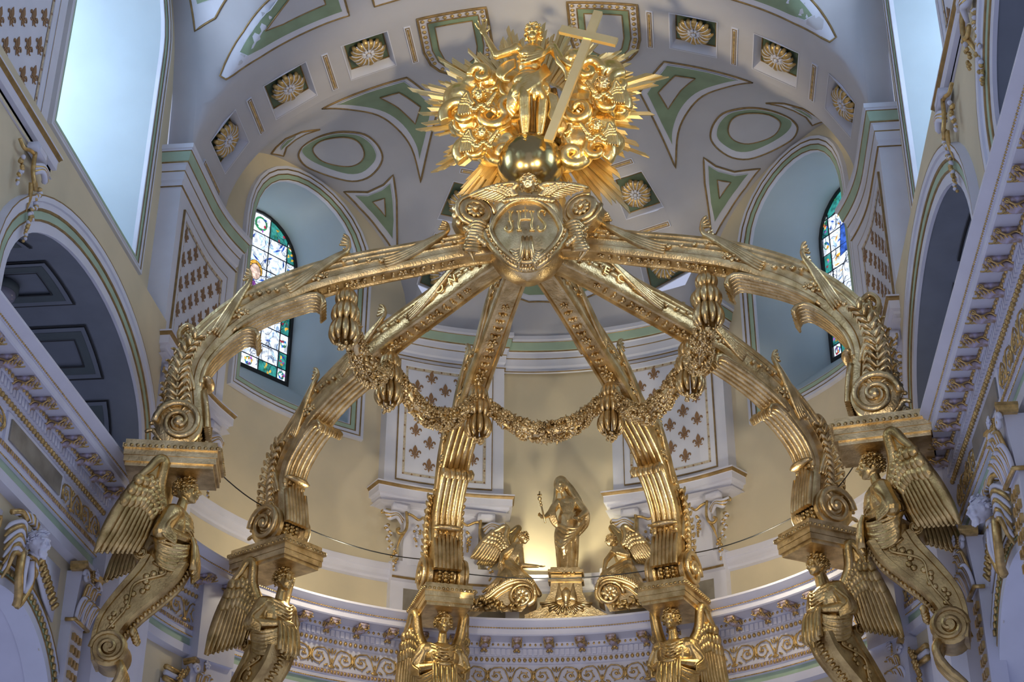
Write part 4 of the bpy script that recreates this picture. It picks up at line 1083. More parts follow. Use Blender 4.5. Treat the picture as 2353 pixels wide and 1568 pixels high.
def hand(F, w, d, up, s, curl=.4, spread=.12, side=1):
    """open hand: wrist w, pointing d, palm normal up"""
    d = V(d).normalized(); up = V(up).normalized(); sd = d.cross(up).normalized(); up = sd.cross(d)
    w = V(w)
    M = frame(d, sd, up, (0, 0, 0)).to_3x3(); F.ell(w+d*s*.45, (s*.5, s*.36, s*.16), M, 10)
    for i, L in enumerate((.78, .88, .82, .64)):
        y = (i-1.5)*.2; b = w+d*s*.75+sd*s*y*side; f = (d+sd*side*(i-1.5)*spread).normalized()
        q = [b, b+f*s*L*.4, b+f*s*L*.75+up*s*curl*.12, b+f*s*L*.98+up*s*curl*.36]
        F.tube(q, [s*.105, s*.10, s*.09, s*.075], 8); F.ell(q[-1], s*.075, n=6)
    b = w+d*s*.3-sd*s*.3*side; q = [b, b+(d*.5-sd*.7*side).normalized()*s*.3, b+(d*.9-sd*.6*side).normalized()*s*.55+up*s*.1]; F.tube(q, [s*.12, s*.11, s*.085], 8); F.ell(q[-1], s*.085, n=6)
def wing(par, root, tip, top, nrm, matl, n1=9, sc=1., name='wing'):
    """feathered wing: arched leading edge from root over top down to tip"""
    root, tip, top, nrm = V(root), V(tip), V(top), V(nrm).normalized()
    w = bpy.data.objects.new(name, None)
    m = MB(); bb = tip-top; ou = (top-root)*.10+bb*0
    lead = spline([root, root.lerp(top, .5)-bb*.03, top-bb*.17-(top-root)*.22, top-bb*.10-(top-root)*.02, top+bb*.04+ou*.5, top.lerp(tip, .22)+ou*1.5, top.lerp(tip, .5)+ou*1.3, top.lerp(tip, .8)+ou*.6, tip], 5)
    m.tube(lead, [(.075-.06*i/len(lead))*sc+.01 for i in range(len(lead))], 8)
    A = top.lerp(tip, .05); ax = (tip-top)
    inner = root
    rnd = random.Random(11)
    rr = root+(tip-top)*.42
    web = [[lead[min(len(lead)-1, int(len(lead)*g))].lerp(root.lerp(rr, g), h) for h in (0, .25, .5, .75, 1)] for g in [.3+.7*j/8 for j in range(9)]]
    for sg in (-1, 1):
        m.grid([[p+nrm*.018*sg for p in r] for r in web])
    for k in range(n1):       # long primaries laid edge to edge, fanning to the tip
        f = k/(n1-1); a = lead[int(len(lead)*(.36+.26*(1-f)))].lerp(root, f*.55)
        b = tip.lerp(rr+ax*.06, f**.9)
        mid = a.lerp(b, .5)+(lead[len(lead)*2//3]-root)*.05*(1-f)
        for sg in (-1, 1):
            P = spline([a, mid, b], 4); P = [p+nrm*(.03*sg*sc) for p in P]
            r = [.062*sc*(.7+.4*sin(pi*min(1, i/len(P)*1.1))) for i in range(len(P))]; r[-1] = .02*sc; r[-2] *= .8
            X = nrm; m.tube(P, r, 6, flat=.35, up=nrm)
    for ring_, (cnt, q0, q1, sz) in enumerate(((8, .22, .48, .15), (8, .12, .32, .12), (7, .02, .20, .10))):   # coverts
        for k in range(cnt):
            f = k/(cnt-1); a = lead[int(len(lead)*(.30+.28*(1-f)))].lerp(root, f*.75)
            b = a+ax.normalized()*sz*1.3*sc*(1.1-.3*f)
            off = ax*(q0*(1-.4*f))
            P = spline([a+off, (a+b)/2+off+nrm*.04*sc, b+off+nrm*.025*sc], 3); r = [.042*sc+.030*sc*sin(pi*i/len(P)) for i in range(len(P))]
            m.tube(P, r, 6, flat=.6, up=nrm)
    for k in range(14): m.ell(root.lerp(top, rnd.uniform(.1, .9))+ax*rnd.uniform(0, .14)+nrm*.03*sc, (.05*sc, .05*sc, .06*sc), n=6)
    return m.build(name, matl, par, local=True)
GOLDA = mat('shaded_gold', (.70, .52, .24), .35, 1, .12, 4, .35, 30, col2=(.44, .31, .12))  # darker copy of the gilding: the caryatids' weaker light put into the colour
def make_angel():
    root = bpy.data.objects.new('proto', None); COL.objects.link(root)
    F = MB(); hc = (.02, 0, 9.53); M = head(F, hc, .40, tilt=.05)
    F.cap((.06, 0, 9.40), (.10, 0, 9.16), .075, .095)
    F.ell((.14, 0, 8.92), (.22, .33, .30), n=16); F.ell((.12, 0, 8.68), (.21, .30, .2), n=14)
    F.ell((.02, .09, 8.93), (.13, .12, .13)); F.ell((.02, -.09, 8.93), (.13, .12, .13))
    F.ell((.2, 0, 8.46), (.34, .36, .24), n=16)
    for s in (-1, 1):
        F.cap((.16, s*.31, 9.06), (.28, s*.45, 8.70), .135, .125); F.cap((.28, s*.45, 8.70), (-.05, s*.15, 8.70), .125, .075)
        F.ell((.14, s*.25, 9.07), (.15, .18, .13))
        hand(F, (-.02, s*.12, 8.70), (-.5, -s*.8, -.05), (-1, 0, .3), .13, side=s)
        for k in range(4):       # sleeve folds
            F.tube(spline([(.05+.05*k, s*(.26+.04*k), 9.14-.03*k), (.08+.05*k, s*.43, 8.96-.05*k), (.17+.02*k, s*.54, 8.78-.05*k), (.05, s*.42, 8.62-.03*k)], 4), .026, 6)
    for k in range(7):           # V folds across the chest
        z = 9.12-.065*k; w_ = .27-.01*k; x = -.03-.03*sin(pi*k/7)
        F.tube(spline([(.06, -w_, z+.05), (x-.04, -w_*.5, z-.04), (x-.085, 0, z-.10), (x-.04, w_*.5, z-.04), (.06, w_, z+.05)], 4), .018, 6)
    for k in range(7):           # swags hung from the back of the hips to the knot at the waist
        for q in (-1, 1):
            dz = .055*k
            F.tube(spline([(.44-.02*k, q*.26, 8.70-.35*dz), (.30, q*(.39-.01*k), 8.60-dz), (.08, q*(.37-.015*k), 8.54-dz*1.12), (-.10, q*(.22-.01*k), 8.58-dz*.9), (-.17, q*.05, 8.70-.25*dz)], 5), .023+.006*(k % 2), 7)
    F.ell((.16, 0, 8.36), (.30, .33, .16), n=16)
    F.tube(spline([(-.02, -.2, 8.72), (-.14, 0, 8.69), (-.02, .2, 8.72)], 5), .05, 7)
    fb = fused('body', F, .0135, GOLDA, root, 1, .4)
    m = MB()                     # hanging cloth gathered at the waist
    for k in range(-4, 5):
        y = k*.042; b = 8.08+.03*(k % 3)+abs(k)*.03
        strap(m, [(-.15+.01*(k % 2), 8.72), (-.19-.02*(k % 2), 8.60), (-.21-.025*(k % 2), 8.4), (-.21-.02*(k % 2), 8.22), (-.2, b)], [.022, .034, .042, .046, .036], [.025, .04, .05, .055, .025], 8, y0=y*1.2)
    m.ell((-.16, 0, 8.72), (.05, .16, .05), n=10); m.build('hanging_drapery', GOLDA, root)
    hair(root, M, .40, random.Random(2), .25, 'hair', GOLDA)
    for s in (-1, 1):
        wing(root, (.30, s*.26, 9.08), (1.15, s*.60, 8.28), (.50, s*.52, 9.68), (-.25, s, 0), GOLDA, 9, 1.25)
    # scroll bracket: S profile extruded, with raised edges and relief
    sp_ = spline([(-.12, 0, 8.30), (.02, 0, 8.02), (.28, 0, 7.74), (.54, 0, 7.48), (.72, 0, 7.2), (.78, 0, 6.85)], 5)
    bk = spline([(.52, 0, 8.42), (.62, 0, 8.2), (.85, 0, 7.85), (1.04, 0, 7.5), (1.10, 0, 7.15), (1.06, 0, 6.8)], 5)
    m = MB(); rows = []
    for a, b in zip(sp_, bk):
        w_ = .27
        rows.append([a+V((0, -w_, 0)), a+V((-.03, -w_+.05, 0)), a+V((-.03, -w_+.09, 0)), a+V((.0, -w_+.11, 0)), a+V((.0, w_-.11, 0)), a+V((-.03, w_-.09, 0)), a+V((-.03, w_-.05, 0)), a+V((0, w_, 0))]+
                    [a.lerp(b, f)+V((0, w_+e, 0)) for f, e in ((.02, .02), (.16, .02), (.18, -.01), (.82, -.01), (.84, .02), (.98, .02))]+[b+V((0, w_, 0)), b+V((0, -w_, 0))]+
                    [a.lerp(b, f)+V((0, -w_-e, 0)) for f, e in ((.98, .02), (.84, .02), (.82, -.01), (.18, -.01), (.16, .02), (.02, .02))])
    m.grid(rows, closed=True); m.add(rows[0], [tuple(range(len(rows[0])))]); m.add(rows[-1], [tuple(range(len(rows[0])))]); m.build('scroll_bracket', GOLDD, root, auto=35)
    m = MB()
    for s in (-1, 1):
        for k in range(26):
            f = k/25; i = f*(len(sp_)-1); j = int(min(i, len(sp_)-2)); c = sp_[j].lerp(bk[j], .5+.12*sin(k*1.3))+V((0, s*.27, 0))
            m.ell(c, (.055*(1.15-.6*f), .03, .05*(1.15-.6*f)), Matrix.Rotation(k, 3, 'Y'), 6)
        m.tube(spline([bk[2].lerp(sp_[2], .3)+V((0, s*.28, 0)), bk[4].lerp(sp_[4], .7)+V((0, s*.28, 0)), bk[8].lerp(sp_[8], .3)+V((0, s*.28, 0)), bk[13].lerp(sp_[13], .6)+V((0, s*.28, 0)), bk[19].lerp(sp_[19], .5)+V((0, s*.28, 0))], 6), .02, 6)
    for k in range(24):
        i = k; a = sp_[min(i, len(sp_)-1)]; m.ell(a+V((-.02, 0, 0)), (.035, .10 if k % 2 else .06, .03), n=6)
    m.build('bracket_relief', GOLDA, root)
    m = MB(); My = Matrix.Rotation(pi/2, 3, 'X')
    for c, r, h in (((.83, 0, 6.98), .26, .34), ((.56, 0, 8.42), .11, .30)):
        m = MB(); m.lathe([(0, -h), (r*.3, -h), (r*.4, -h+.03), (r*.85, -h+.03), (r, -h+.07), (r*.9, 0), (r, h-.07), (r*.85, h-.03), (r*.4, h-.03), (r*.3, h), (0, h)], c, 22, My)
        for s in (-1, 1): m.tube([V(c)+V((cos(a)*r*(1-.85*a/11), s*(h-.02+.03*a/11), sin(a)*r*(1-.85*a/11))) for a in [i*.35 for i in range(32)]], r*.13, 6)
        m.build('bracket_volute', GOLDD, root, auto=40)
    m = MB()     # acanthus pendant under the volute
    for k in range(7):
        y = (k-3)*.09; m.tube(spline([(.70, y*.8, 6.85), (.62, y*1.1, 6.65), (.74, y*.8, 6.42), (.92, y*.5, 6.25), (1.0, y*.3, 6.1)], 4), [.06]*6+[.055]*5+[.045]*4+[.03]*2, 7)
    for k in range(8): m.ell((.52+.02*(k % 2), (k-3.5)*.07, 7.25), (.05, .05, .07), n=6)
    m.build('pendant_leaf', GOLDA, root)
    return root
ang0 = make_angel()
ribs = []
ANGLBL = ['winged gilt caryatid bearing the slab beside the end of the left nave cornice', 'winged gilt caryatid in front of the left bend of the apse cornice', 'winged gilt caryatid facing forward, left of the apse statue group', 'winged gilt caryatid facing forward, right of the apse statue group', 'winged gilt caryatid in front of the right bend of the apse cornice', 'winged gilt caryatid bearing the slab beside the end of the right nave cornice']
for i, (bx, by) in enumerate(BASES):
    d = V((bx, by, 0))-BC; L = d.length; a = atan2(d.y, d.x)
    for src, nm, lbl, cat, loc, grp in ((rib0, 'baldachin_rib', 'gilt leaf-carved baldachin rib '+WHERE[i], 'arch rib', BC, 'ribs of the baldachin'), (aba0, 'abacus_slab', 'gilt moulded slab under the rib foot '+WHERE[i], 'slab', V((bx, by, 0)), 'slabs carrying the ribs'), (ang0, 'winged_caryatid', ANGLBL[i], 'statue', V((bx, by, 0)), 'winged figures carrying the baldachin')):
        o = thing(nm, lbl, cat, loc, a, grp)
        if src is rib0: o.scale = (L/5.25, 1, 1)
        if src is ang0 and i in (2, 3): pass
        for ch in KIDS.setdefault(src.name, kids(src)):
            c = ch.copy(); COL.objects.link(c); c.parent = o
    # block of the lower entablature behind each figure
for src in (rib0, aba0, ang0):
    for ch in KIDS[src.name]: bpy.data.objects.remove(ch)
    bpy.data.objects.remove(src)
RIBS = [o for o in bpy.data.objects if o.parent is None and o.name.startswith('baldachin_rib')]
def glyph(c, size, M, par, matl):
    cu = bpy.data.curves.new('t', 'FONT'); cu.body = c; cu.size = size; cu.extrude = .012; cu.align_x = 'CENTER'
    o = bpy.data.objects.new('t', cu); COL.objects.link(o); dg = bpy.context.evaluated_depsgraph_get()
    me = bpy.data.meshes.new_from_object(o.evaluated_get(dg)); bpy.data.objects.remove(o); me.materials.clear(); me.materials.append(matl)
    x = bpy.data.objects.new('letter', me); COL.objects.link(x); x.parent = par; x.matrix_local = M
for idx, word, sd, dr in ((4, 'ECTI', -1, -1), (1, 'TION', 1, 1)):
    rb = sorted(RIBS, key=lambda o: o.name)[idx]
    for k, c_ in enumerate(word):
        t = (.80 if dr > 0 else .90)+dr*.030*k; i_ = int(t*(RN-1)); p, d, n = ribframe(i_)
        q = ribpt(t, sd*(wid(t)+.02), -.06); X = d*dr; Z = V((0, sd, 0)); Y = Z.cross(X)
        glyph(c_, .22, frame(X, Y, Z, q), rb, GOLDB)
for i in (1, 2, 3, 4):
    bx, by = BASES[i]; d = (V((bx, by, 0))-BC).normalized(); t = V((-d.y, d.x, 0)); c = V((bx, by, 0))+d*(1.35 if i in (1, 4) else 1.9)
    # find the frieze surface along d
    r = 0; q = V((bx, by, 0))
    while (q.x/6.5)**2+((q.y-23.9)/6.4)**2 < 1: q += d*.02
    m = MB(); M = frame(d, t, (0, 0, 1), (0, 0, 0)).to_3x3()
    m.box((q+d*.1+V((0, 0, 9.1))), (.42, .42, .72), M); m.box((q+d*.1+V((0, 0, 6.0))), (.34, .46, 2.4), M); m.build('entablature_block', LILAC, entA, smooth=False)

# ---------------------------------------------------------------- crown of the baldachin
def at(x, y, Y):
    """point in the vertical plane y = Y seen at photo position (x, y)"""
    d = _R*(x-1176.5)+_U*(784-y)+_f*3669; return CAM+d*(Y/d.y)
crown = thing('crown_cartouche', 'gilt cartouche lettered JHS where the six ribs meet, between two rosette volutes', 'cartouche', (.1, 22.3, 14.0))
m = MB(); m.lathe([(.0, 13.55), (.25, 13.6), (.5, 13.8), (.62, 14.0), (.66, 14.3), (.55, 14.55), (.62, 14.7), (.60, 14.95), (.45, 15.1), (.38, 15.3), (.30, 15.35), (0, 15.36)], (.1, 22.6, 0), 24); m.build('hub', GOLD, crown, auto=50)
YC = 21.72
def shieldpt(u, v, h=0): # u,v in -1..1 -> bulging shield
    b = max(0, 1-u*u*.8)*max(0, 1-v*v*.7)
    c = at(1209+u*78, 528-v*72, YC-.16*b-h); return c
outl = [(cos(a)*(1-.10*abs(sin(2*a)))*(1 if sin(a) > 0 else 1-.25*sin(a)**2), sin(a)*(.92 if sin(a) > 0 else 1)) for a in [2*pi*k/48 for k in range(48)]]
m = MB(); rows = []
for f in (.02, .2, .4, .6, .8, .92, 1): rows.append([shieldpt(u*f, v*f) for u, v in outl])
rows.append([shieldpt(u*1.02, v*1.02, -.12) for u, v in outl]); m.grid(rows, closed=True); m.build('shield', GOLD, crown, auto=60)
m = MB(); m.tube([shieldpt(u*1.04, v*1.04, .02) for u, v in outl], .045, 8, closed=True); m.build('shield_rim', GOLD, crown)
m = MB(); m.tube([shieldpt(u*1.22, v*1.2-.04, -.08) for u, v in outl[24:]+outl[:1]], .075, 8)
for u, v in outl[23:48]+outl[:1]: m.ell(shieldpt(u*1.13, v*1.12-.02, -.02), (.045, .05, .045), n=8)
m.build('gadroon_border', GOLD, crown)
# relief letters J H S
def letter(parts):
    m = MB()
    for P, r in parts: m.tube([at(x, y, YC-.16*max(0, 1-((x-1209)/78)**2*.8)*max(0, 1-((528-y)/72)**2*.7)-.012) for x, y in [tuple(q)[:2] for q in spline([(a, b, 0) for a, b in P], 4)]], r, 6)
    m.build('letter', GOLDB, crown)
for dx in (0,): 
    letter([([(1174, 486), (1172, 500), (1174, 510), (1177, 520), (1174, 529), (1167, 531), (1161, 526), (1163, 520)], .020), ([(1169, 486), (1174, 489), (1179, 484)], .014), ([(1168, 508), (1174, 510), (1179, 506)], .012)])
    letter([([(1192, 486), (1194, 500), (1192, 514), (1194, 528)], .022), ([(1221, 486), (1223, 500), (1221, 514), (1223, 528)], .022), ([(1193, 505), (1207, 503), (1222, 504)], .014), ([(1187, 486), (1198, 485)], .014), ([(1187, 529), (1199, 529)], .014), ([(1216, 486), (1228, 485)], .014), ([(1216, 529), (1229, 529)], .014), ([(1207, 476), (1207, 503)], .010), ([(1200, 483), (1214, 483)], .010)])
    letter([([(1251, 492), (1252, 486), (1245, 483), (1238, 487), (1238, 496), (1245, 505), (1252, 514), (1251, 525), (1243, 530), (1236, 526), (1237, 519)], .019)])
m = MB()   # leafy tongue at the foot of the shield
for k in (-1, 0, 1):
    m.tube([at(1211+k*9, 545, YC-.12), at(1211+k*8, 565, YC-.14), at(1211+k*12, 590, YC-.1), at(1211+k*16, 606, YC)], [.04, .05, .045, .02], 8)
for s in (-1, 1):
    for k in range(5): m.tube(spline([at(1211+s*8, 572+4*k, YC-.05), at(1211+s*(26-2*k), 582+5*k, YC-.10), at(1211+s*(38-5*k), 576+8*k, YC-.06), at(1211+s*(40-5*k), 586+8*k, YC)], 4), [.04]*8+[.03]*4+[.012], 7)
    q = [at(1211+s*(22+9*cos(a)*(1-a/9)), 553+9*sin(a)*(1-a/9), YC-.1) for a in [i*.5 for i in range(15)]]; m.tube(q, .03, 6)
for k in range(6): m.ell(at(1211+(k-2.5)*6, 612+6*(k % 2), YC+.05), .05, n=7)
m.build('leaf_tongue', GOLD, crown)
m = MB()   # side foliage tying the shield to the ribs
rr = random.Random(8)
for s in (-1, 1):
    for k in range(10):
        a = at(1209+s*(88+2*k), 520+6*k, YC+.1); b = at(1209+s*(112+3*k), 508+7*k, YC); c = at(1209+s*(130+rr.uniform(-4, 8)), 522+6*k, YC+.1); d = at(1209+s*(146-3*k), 520+9*k, YC+.2)
        m.tube(spline([a, b, c, d], 4), [.05]*6+[.042]*4+[.03, .022, .012], 7)
    for k in range(8): m.ell(at(1209+s*(95+6*k), 560-5*k, YC+.02), .055, n=7)
m.build('side_foliage', GOLD, crown)
for s, cx, cy in ((-1, 1092, 484), (1, 1336, 478)):
    c = at(cx, cy, 21.9); ax = (V((s*.35, 1, -.1))).normalized(); x, y = perp(ax); M = frame(x, y, ax, (0, 0, 0)).to_3x3()
    m = MB(); m.lathe([(.14, 0), (.17, -.03), (.25, -.03), (.28, .02), (.27, .12), (.29, .16), (.27, .2), (.30, .27), (.28, .33), (.31, .42), (.27, .5), (.2, .55), (0, .56)], c, 24, M); m.lathe([(0, .03), (.15, .03)], c, 24, M); m.build('volute', GOLD, crown, auto=60)
    m = MB(); flower(m, c-ax*.02, .15, -ax, 9); m.ell(c-ax*.06, .05, n=8); m.build('rosette', GOLD, crown)
    m = MB(); q = [c+M @ V((cos(a)*(.34-.01*a), s*sin(a)*(.34-.01*a), .02)) for a in [i*.4 for i in range(14)]]; m.tube(q, .04, 7)
    for k in range(7): m.ell(c+M @ V((cos(k*.45+2)*.33, sin(k*.45+2)*.33, .1)), (.06, .05, .07), n=7)
    m.build('volute_leaf', GOLD, crown)
# ball
ballc = at(1219, 379, 22.6)
ball = thing('brass_globe', 'large smooth brass globe under the feet of the standing figure', 'globe', ballc)
m = MB(); m.ell(ballc, .575, n=64); m.build('globe', BALL, ball)
# cherub on the cartouche
ch = thing('winged_cherub', 'gilt cherub head with spread wings in front of the brass globe', 'cherub', at(1214, 430, 21.75))
# heads that face the viewer: rotate local -x to -y
def vhead(par, c, s, turn=0, tilt=0, matl=GOLD, hairk=90, length=0, vox=.012):
    F = MB(); M = head(F, c, s, tilt=tilt, turn=pi/2+turn); par_body = fused('head', F, vox, matl, par, 1, .4)
    hair(par, M, s, random.Random(int(c[0]*100)), length, 'hair', matl, hairk); return M
vhead(ch, at(1214, 424, 21.72), .36, 0, .15)
c0 = at(1214, 448, 21.7)
for s, tipx, tipy in ((-1, 1076, 452), (1, 1352, 432)):
    a = at(1214+s*28, 452, 21.68); tp = at(tipx, tipy, 21.9); top = at(1214+s*48, 424, 21.66)
    L = ch.location
    wing(ch, a-L, tp-L, top-L, (0, -1, 0), GOLD, 8, .62)
m = MB()
for k in range(16): 
    f = k/15; m.ell(at(1160+108*f, 462-6*sin(pi*f), 21.62), (.06, .05, .05), n=7)
m.build('feather_collar', GOLD, ch)

# ---------------------------------------------------------------- glory of rays
gc = at(1226, 262, 23.05)
glory = thing('ray_glory', 'burst of straight gilt rays behind the clouds above the crown', 'sunburst', gc)
m = MB(); m.hexa([(-.5, -.5, 0), (.5, -.5, 0), (.5, .5, 0), (-.5, .5, 0), (-.62, -.5, 1), (.62, -.5, .93), (.62, .5, .93), (-.62, .5, 1)]); GOLDR = mat('ray_gold_leaf', (1.0, .84, .46), .34, 1, .0, 6, .3, 30, col2=(.80, .60, .28)); RAY = shared(m, 'ray', GOLDR, False)
ends = [(930, 206), (958, 250), (962, 300), (992, 402), (1012, 372), (1045, 520), (1100, 430), (1150, 440), (1000, 150), (1012, 132), (1075, 112), (1100, 118), (1150, 92), (1168, 58), (1200, 62), (1245, 55), (1268, 62), (1300, 58), (1345, 92), (1372, 102), (1418, 96), (1468, 112), (1462, 140), (1480, 152), (1534, 172), (1508, 205), (1504, 262), (1500, 240), (1470, 292), (1492, 355), (1480, 365), (1452, 488), (1425, 465), (1340, 450), (1305, 455)]
rr = random.Random(4)
groups = [(935, 205), (960, 262), (955, 300), (992, 400), (1046, 520), (1090, 440), (1003, 133), (1072, 112), (1165, 60), (1150, 92), (1250, 52), (1310, 55), (1372, 100), (1466, 112), (1536, 176), (1505, 262), (1470, 295), (1494, 362), (1452, 490), (1300, 500)]
for gx, gy in groups:
    e = at(gx, gy, 23.05); d = e-gc; L = d.length; ang = atan2(d.z, d.x)
    for k in range(13):
        a = ang+(k-6)*.028; LL = L*(1-.036*abs(k-6)-(rr.uniform(0, .13) if k != 6 else 0)); dd = V((cos(a), 0, sin(a))); r0 = .7
        x = V((-dd.z, 0, dd.x)); tw = rr.uniform(-.45, .45); M = frame((x*cos(tw)+V((0, 1, 0))*sin(tw))*.054, (V((0, 1, 0))*cos(tw)-x*sin(tw))*.03, dd*(LL-r0), V((0, -.03*(k % 3)-.02*rr.random(), 0))+dd*r0)
        inst(RAY, 'ray', glory, M)

# ---------------------------------------------------------------- clouds and cherub heads
def swirl(F, c, r, r2, turns, Y, a0, sg, dep=.1):
    P = []
    for i in range(26):
        t = i/25; a = a0+sg*turns*2*pi*t; rad = r*(1-.82*t)
        P.append(at(c[0]+cos(a)*rad, c[1]+sin(a)*rad*.85, Y-dep*sin(pi*t)-.1*t))
    F.tube(P, [r2*(1-.55*i/26) for i in range(26)], 10)
for nm, s, items, blobs in (('left', -1, [((1060, 262), 52, .16, 1.1, 2.6, 1), ((1105, 170), 30, .12, 1.2, 3.0, 1), ((1085, 345), 46, .15, 1.2, 2.2, 1), ((1155, 350), 38, .14, 1.3, 3.4, -1), ((1128, 262), 48, .16, 1.0, 0, 1), ((1175, 240), 40, .14, 1., 1, 1)],
                               [(1060, 225, .34, .3), (1110, 250, .42, .34), (1150, 290, .36, .4), (1075, 285, .36, .26), (1170, 200, .3, .35), (1125, 190, .24, .22), (1130, 350, .3, .26), (1165, 330, .3, .4), (1085, 200, .22, .2), (1035, 260, .2, .22)]),
                            ('right', 1, [((1400, 235), 50, .17, 1.1, .5, -1), ((1350, 160), 38, .14, 1.2, 0, -1), ((1370, 345), 46, .15, 1.2, .9, -1), ((1318, 355), 40, .15, 1.3, 0, 1), ((1330, 250), 44, .15, 1., 3, -1), ((1425, 190), 34, .12, 1., 5, -1)],
                               [(1390, 230, .4, .4), (1350, 180, .36, .34), (1330, 240, .36, .34), (1400, 170, .3, .28), (1370, 290, .36, .3), (1330, 320, .36, .34), (1400, 330, .28, .24), (1295, 290, .3, .36), (1300, 365, .26, .26), (1425, 240, .22, .28), (1320, 140, .22, .2)])):
    cl = thing('cloud_bank', 'gilt billowing cloud on the %s of the standing figure' % nm, 'cloud', at(1226+s*120, 270, 22.7), group=None)
    F = MB()
    for x, y, rx, rz in blobs: F.ell(at(x, y, 22.8), (rx, .26, rz), n=16)
    for c, r, r2, tu, a0, sg in items: swirl(F, c, r*.8, r2*.8, tu, 22.58, a0, sg)
    rr = random.Random(3 if s < 0 else 9)
    for k in range(34):
        x0, y0, rx, rz = blobs[k % len(blobs)]; a = rr.uniform(0, 6.3)
        q_ = rr.uniform(.45, 1.02); P = [at(x0+cos(a+t*.45)*rx*105*q_, y0+sin(a+t*.45)*rz*100*q_, 22.80-.26*sqrt(max(0, 1.05-q_*q_))) for t in range(6)]; F.tube(spline(P, 4), [.03+.03*sin(pi*i/21) for i in range(21)], 8)
    fused('cloud', F, .02, GOLDB, cl, 1, .5)
CH = [((1103, 222), .26, -.15, 'gilt cherub head in the left cloud, the higher one'), ((1108, 308), .25, .1, 'gilt cherub head in the left cloud, the lower one'), ((1385, 196), .29, .35, 'dark-faced gilt cherub head in the right cloud, the higher one'), ((1370, 292), .25, .3, 'gilt cherub head in the right cloud, the lower one')]
for (x, y), s_, tn, lb in CH:
    t_ = thing('cherub_head', lb, 'cherub', at(x, y, 22.25), group='cherub heads in the clouds')
    vhead(t_, at(x, y, 22.25), s_*1.1, tn, .1, GOLDB if x < 1380 else GOLD, 80)
    L = t_.location
    for s in (-1, 1):
        wing(t_, at(x+s*14, y+18, 22.28)-L, at(x+s*30+(-20 if x < 1200 else 20), y+(42 if s*(x-1226) > 0 else 34), 22.3)-L, at(x+s*34, y-4, 22.25)-L, (0, -1, 0), GOLDB, 6, .42)
    m = MB()
    for k in range(9): m.ell(at(x-20+5*k, y+24+5*sin(k), 22.2), .05, n=6)
    m.build('feather_collar', GOLDB, t_)

# ---------------------------------------------------------------- standing figure with raised hand
Yc = 22.25
fig = thing('risen_figure_statue', 'gilt statue of a bearded robed figure with raised right hand on the globe', 'statue', at(1215, 322, Yc))
F = MB(); a_ = lambda x, y, d=0: at(x, y, Yc+d)
hs = .37
M = head(F, a_(1226, 76, -.02), hs, tilt=-.05, turn=pi/2-.12)
F.ell(M @ V((-.3, 0, -.40)), (.055, .07, .075))                     # beard
for k in range(5): F.tube([M @ V((-.32, (k-2)*.07, -.30)), M @ V((-.34, (k-2)*.05, -.44)), M @ V((-.28, (k-2)*.03, -.56))], [.03, .028, .012], 6)
F.cap(a_(1226, 92), a_(1225, 108), .075, .09)
F.ell(a_(1222, 128), (.25, .17, .24), n=18); F.ell(a_(1217, 152), (.21, .15, .2), n=16); F.ell(a_(1215, 176), (.22, .17, .16), n=16)
F.ell(a_(1205, 122, -.12), (.11, .07, .08)); F.ell(a_(1238, 122, -.12), (.11, .07, .08))
F.ell(a_(1186, 112), (.12, .11, .11)); F.ell(a_(1268, 112), (.12, .11, .11))
F.cap(a_(1184, 114), a_(1141, 128, -.08), .10, .075); F.cap(a_(1141, 128, -.08), a_(1114, 80, -.1), .075, .045)
hand(F, a_(1113, 80, -.1), (-.25, -.1, 1), (0, -1, .0), .20, .5, .25, side=-1)
F.cap(a_(1270, 113), a_(1290, 140, -.05), .10, .08); F.cap(a_(1290, 140, -.05), a_(1312, 150, -.18), .08, .05)
hand(F, a_(1310, 150, -.17), (1, -.3, .2), (0, -1, 0), .17, 1.0, .1)
# legs
F.cap(a_(1203, 186, -.02), a_(1205, 226, -.20), .15, .105); F.cap(a_(1205, 226, -.20), a_(1206, 268, -.12), .105, .10); F.cap(a_(1206, 268, -.12), a_(1207, 310, -.02), .10, .06)
F.ell(a_(1206, 244, -.02), (.075, .09, .15)); F.ell(a_(1207, 316, -.10), (.055, .14, .04))
F.cap(a_(1232, 186), a_(1247, 232, -.05), .15, .10); F.cap(a_(1247, 232, -.05), a_(1244, 268, .0), .10, .095); F.cap(a_(1244, 268, 0), a_(1240, 310, .08), .095, .055); F.ell(a_(1239, 314, .02), (.055, .14, .04))
for k in range(5): F.ell(a_(1201+3*k, 320, -.22+.02*abs(k-2)), .018, n=6)
body = fused('body', F, .0125, GOLDB, fig, 1, .4)
hm = hair(fig, M, hs, random.Random(5), .75, 'hair', GOLDB, 110)
D = MB()       # robe: sash over the shoulder, swag round the hips, skirt to the knee, flying end
D.ell(a_(1216, 188, -.03), (.30, .22, .18), n=16)
for k in range(7):
    D.tube(spline([a_(1268+k, 106+2*k, .0), a_(1248-2*k, 120+5*k, -.17), a_(1212-3*k, 128+8*k, -.17), a_(1190, 118+12*k, -.05)], 5), .032, 7) if k < 3 else None
    D.tube(spline([a_(1252+2*k, 150+3*k, -.02), a_(1236, 166+4*k, -.2), a_(1208-k, 178+6*k, -.22), a_(1186-2*k, 196+5*k, -.08)], 5), .038, 7)
for k in range(6): D.tube(spline([a_(1272, 112+3*k, -.08), a_(1278+2*k, 130+3*k, -.16), a_(1284+3*k, 148+3*k, -.14), a_(1312-2*k, 160+5*k, -.1)], 5), .034, 7)
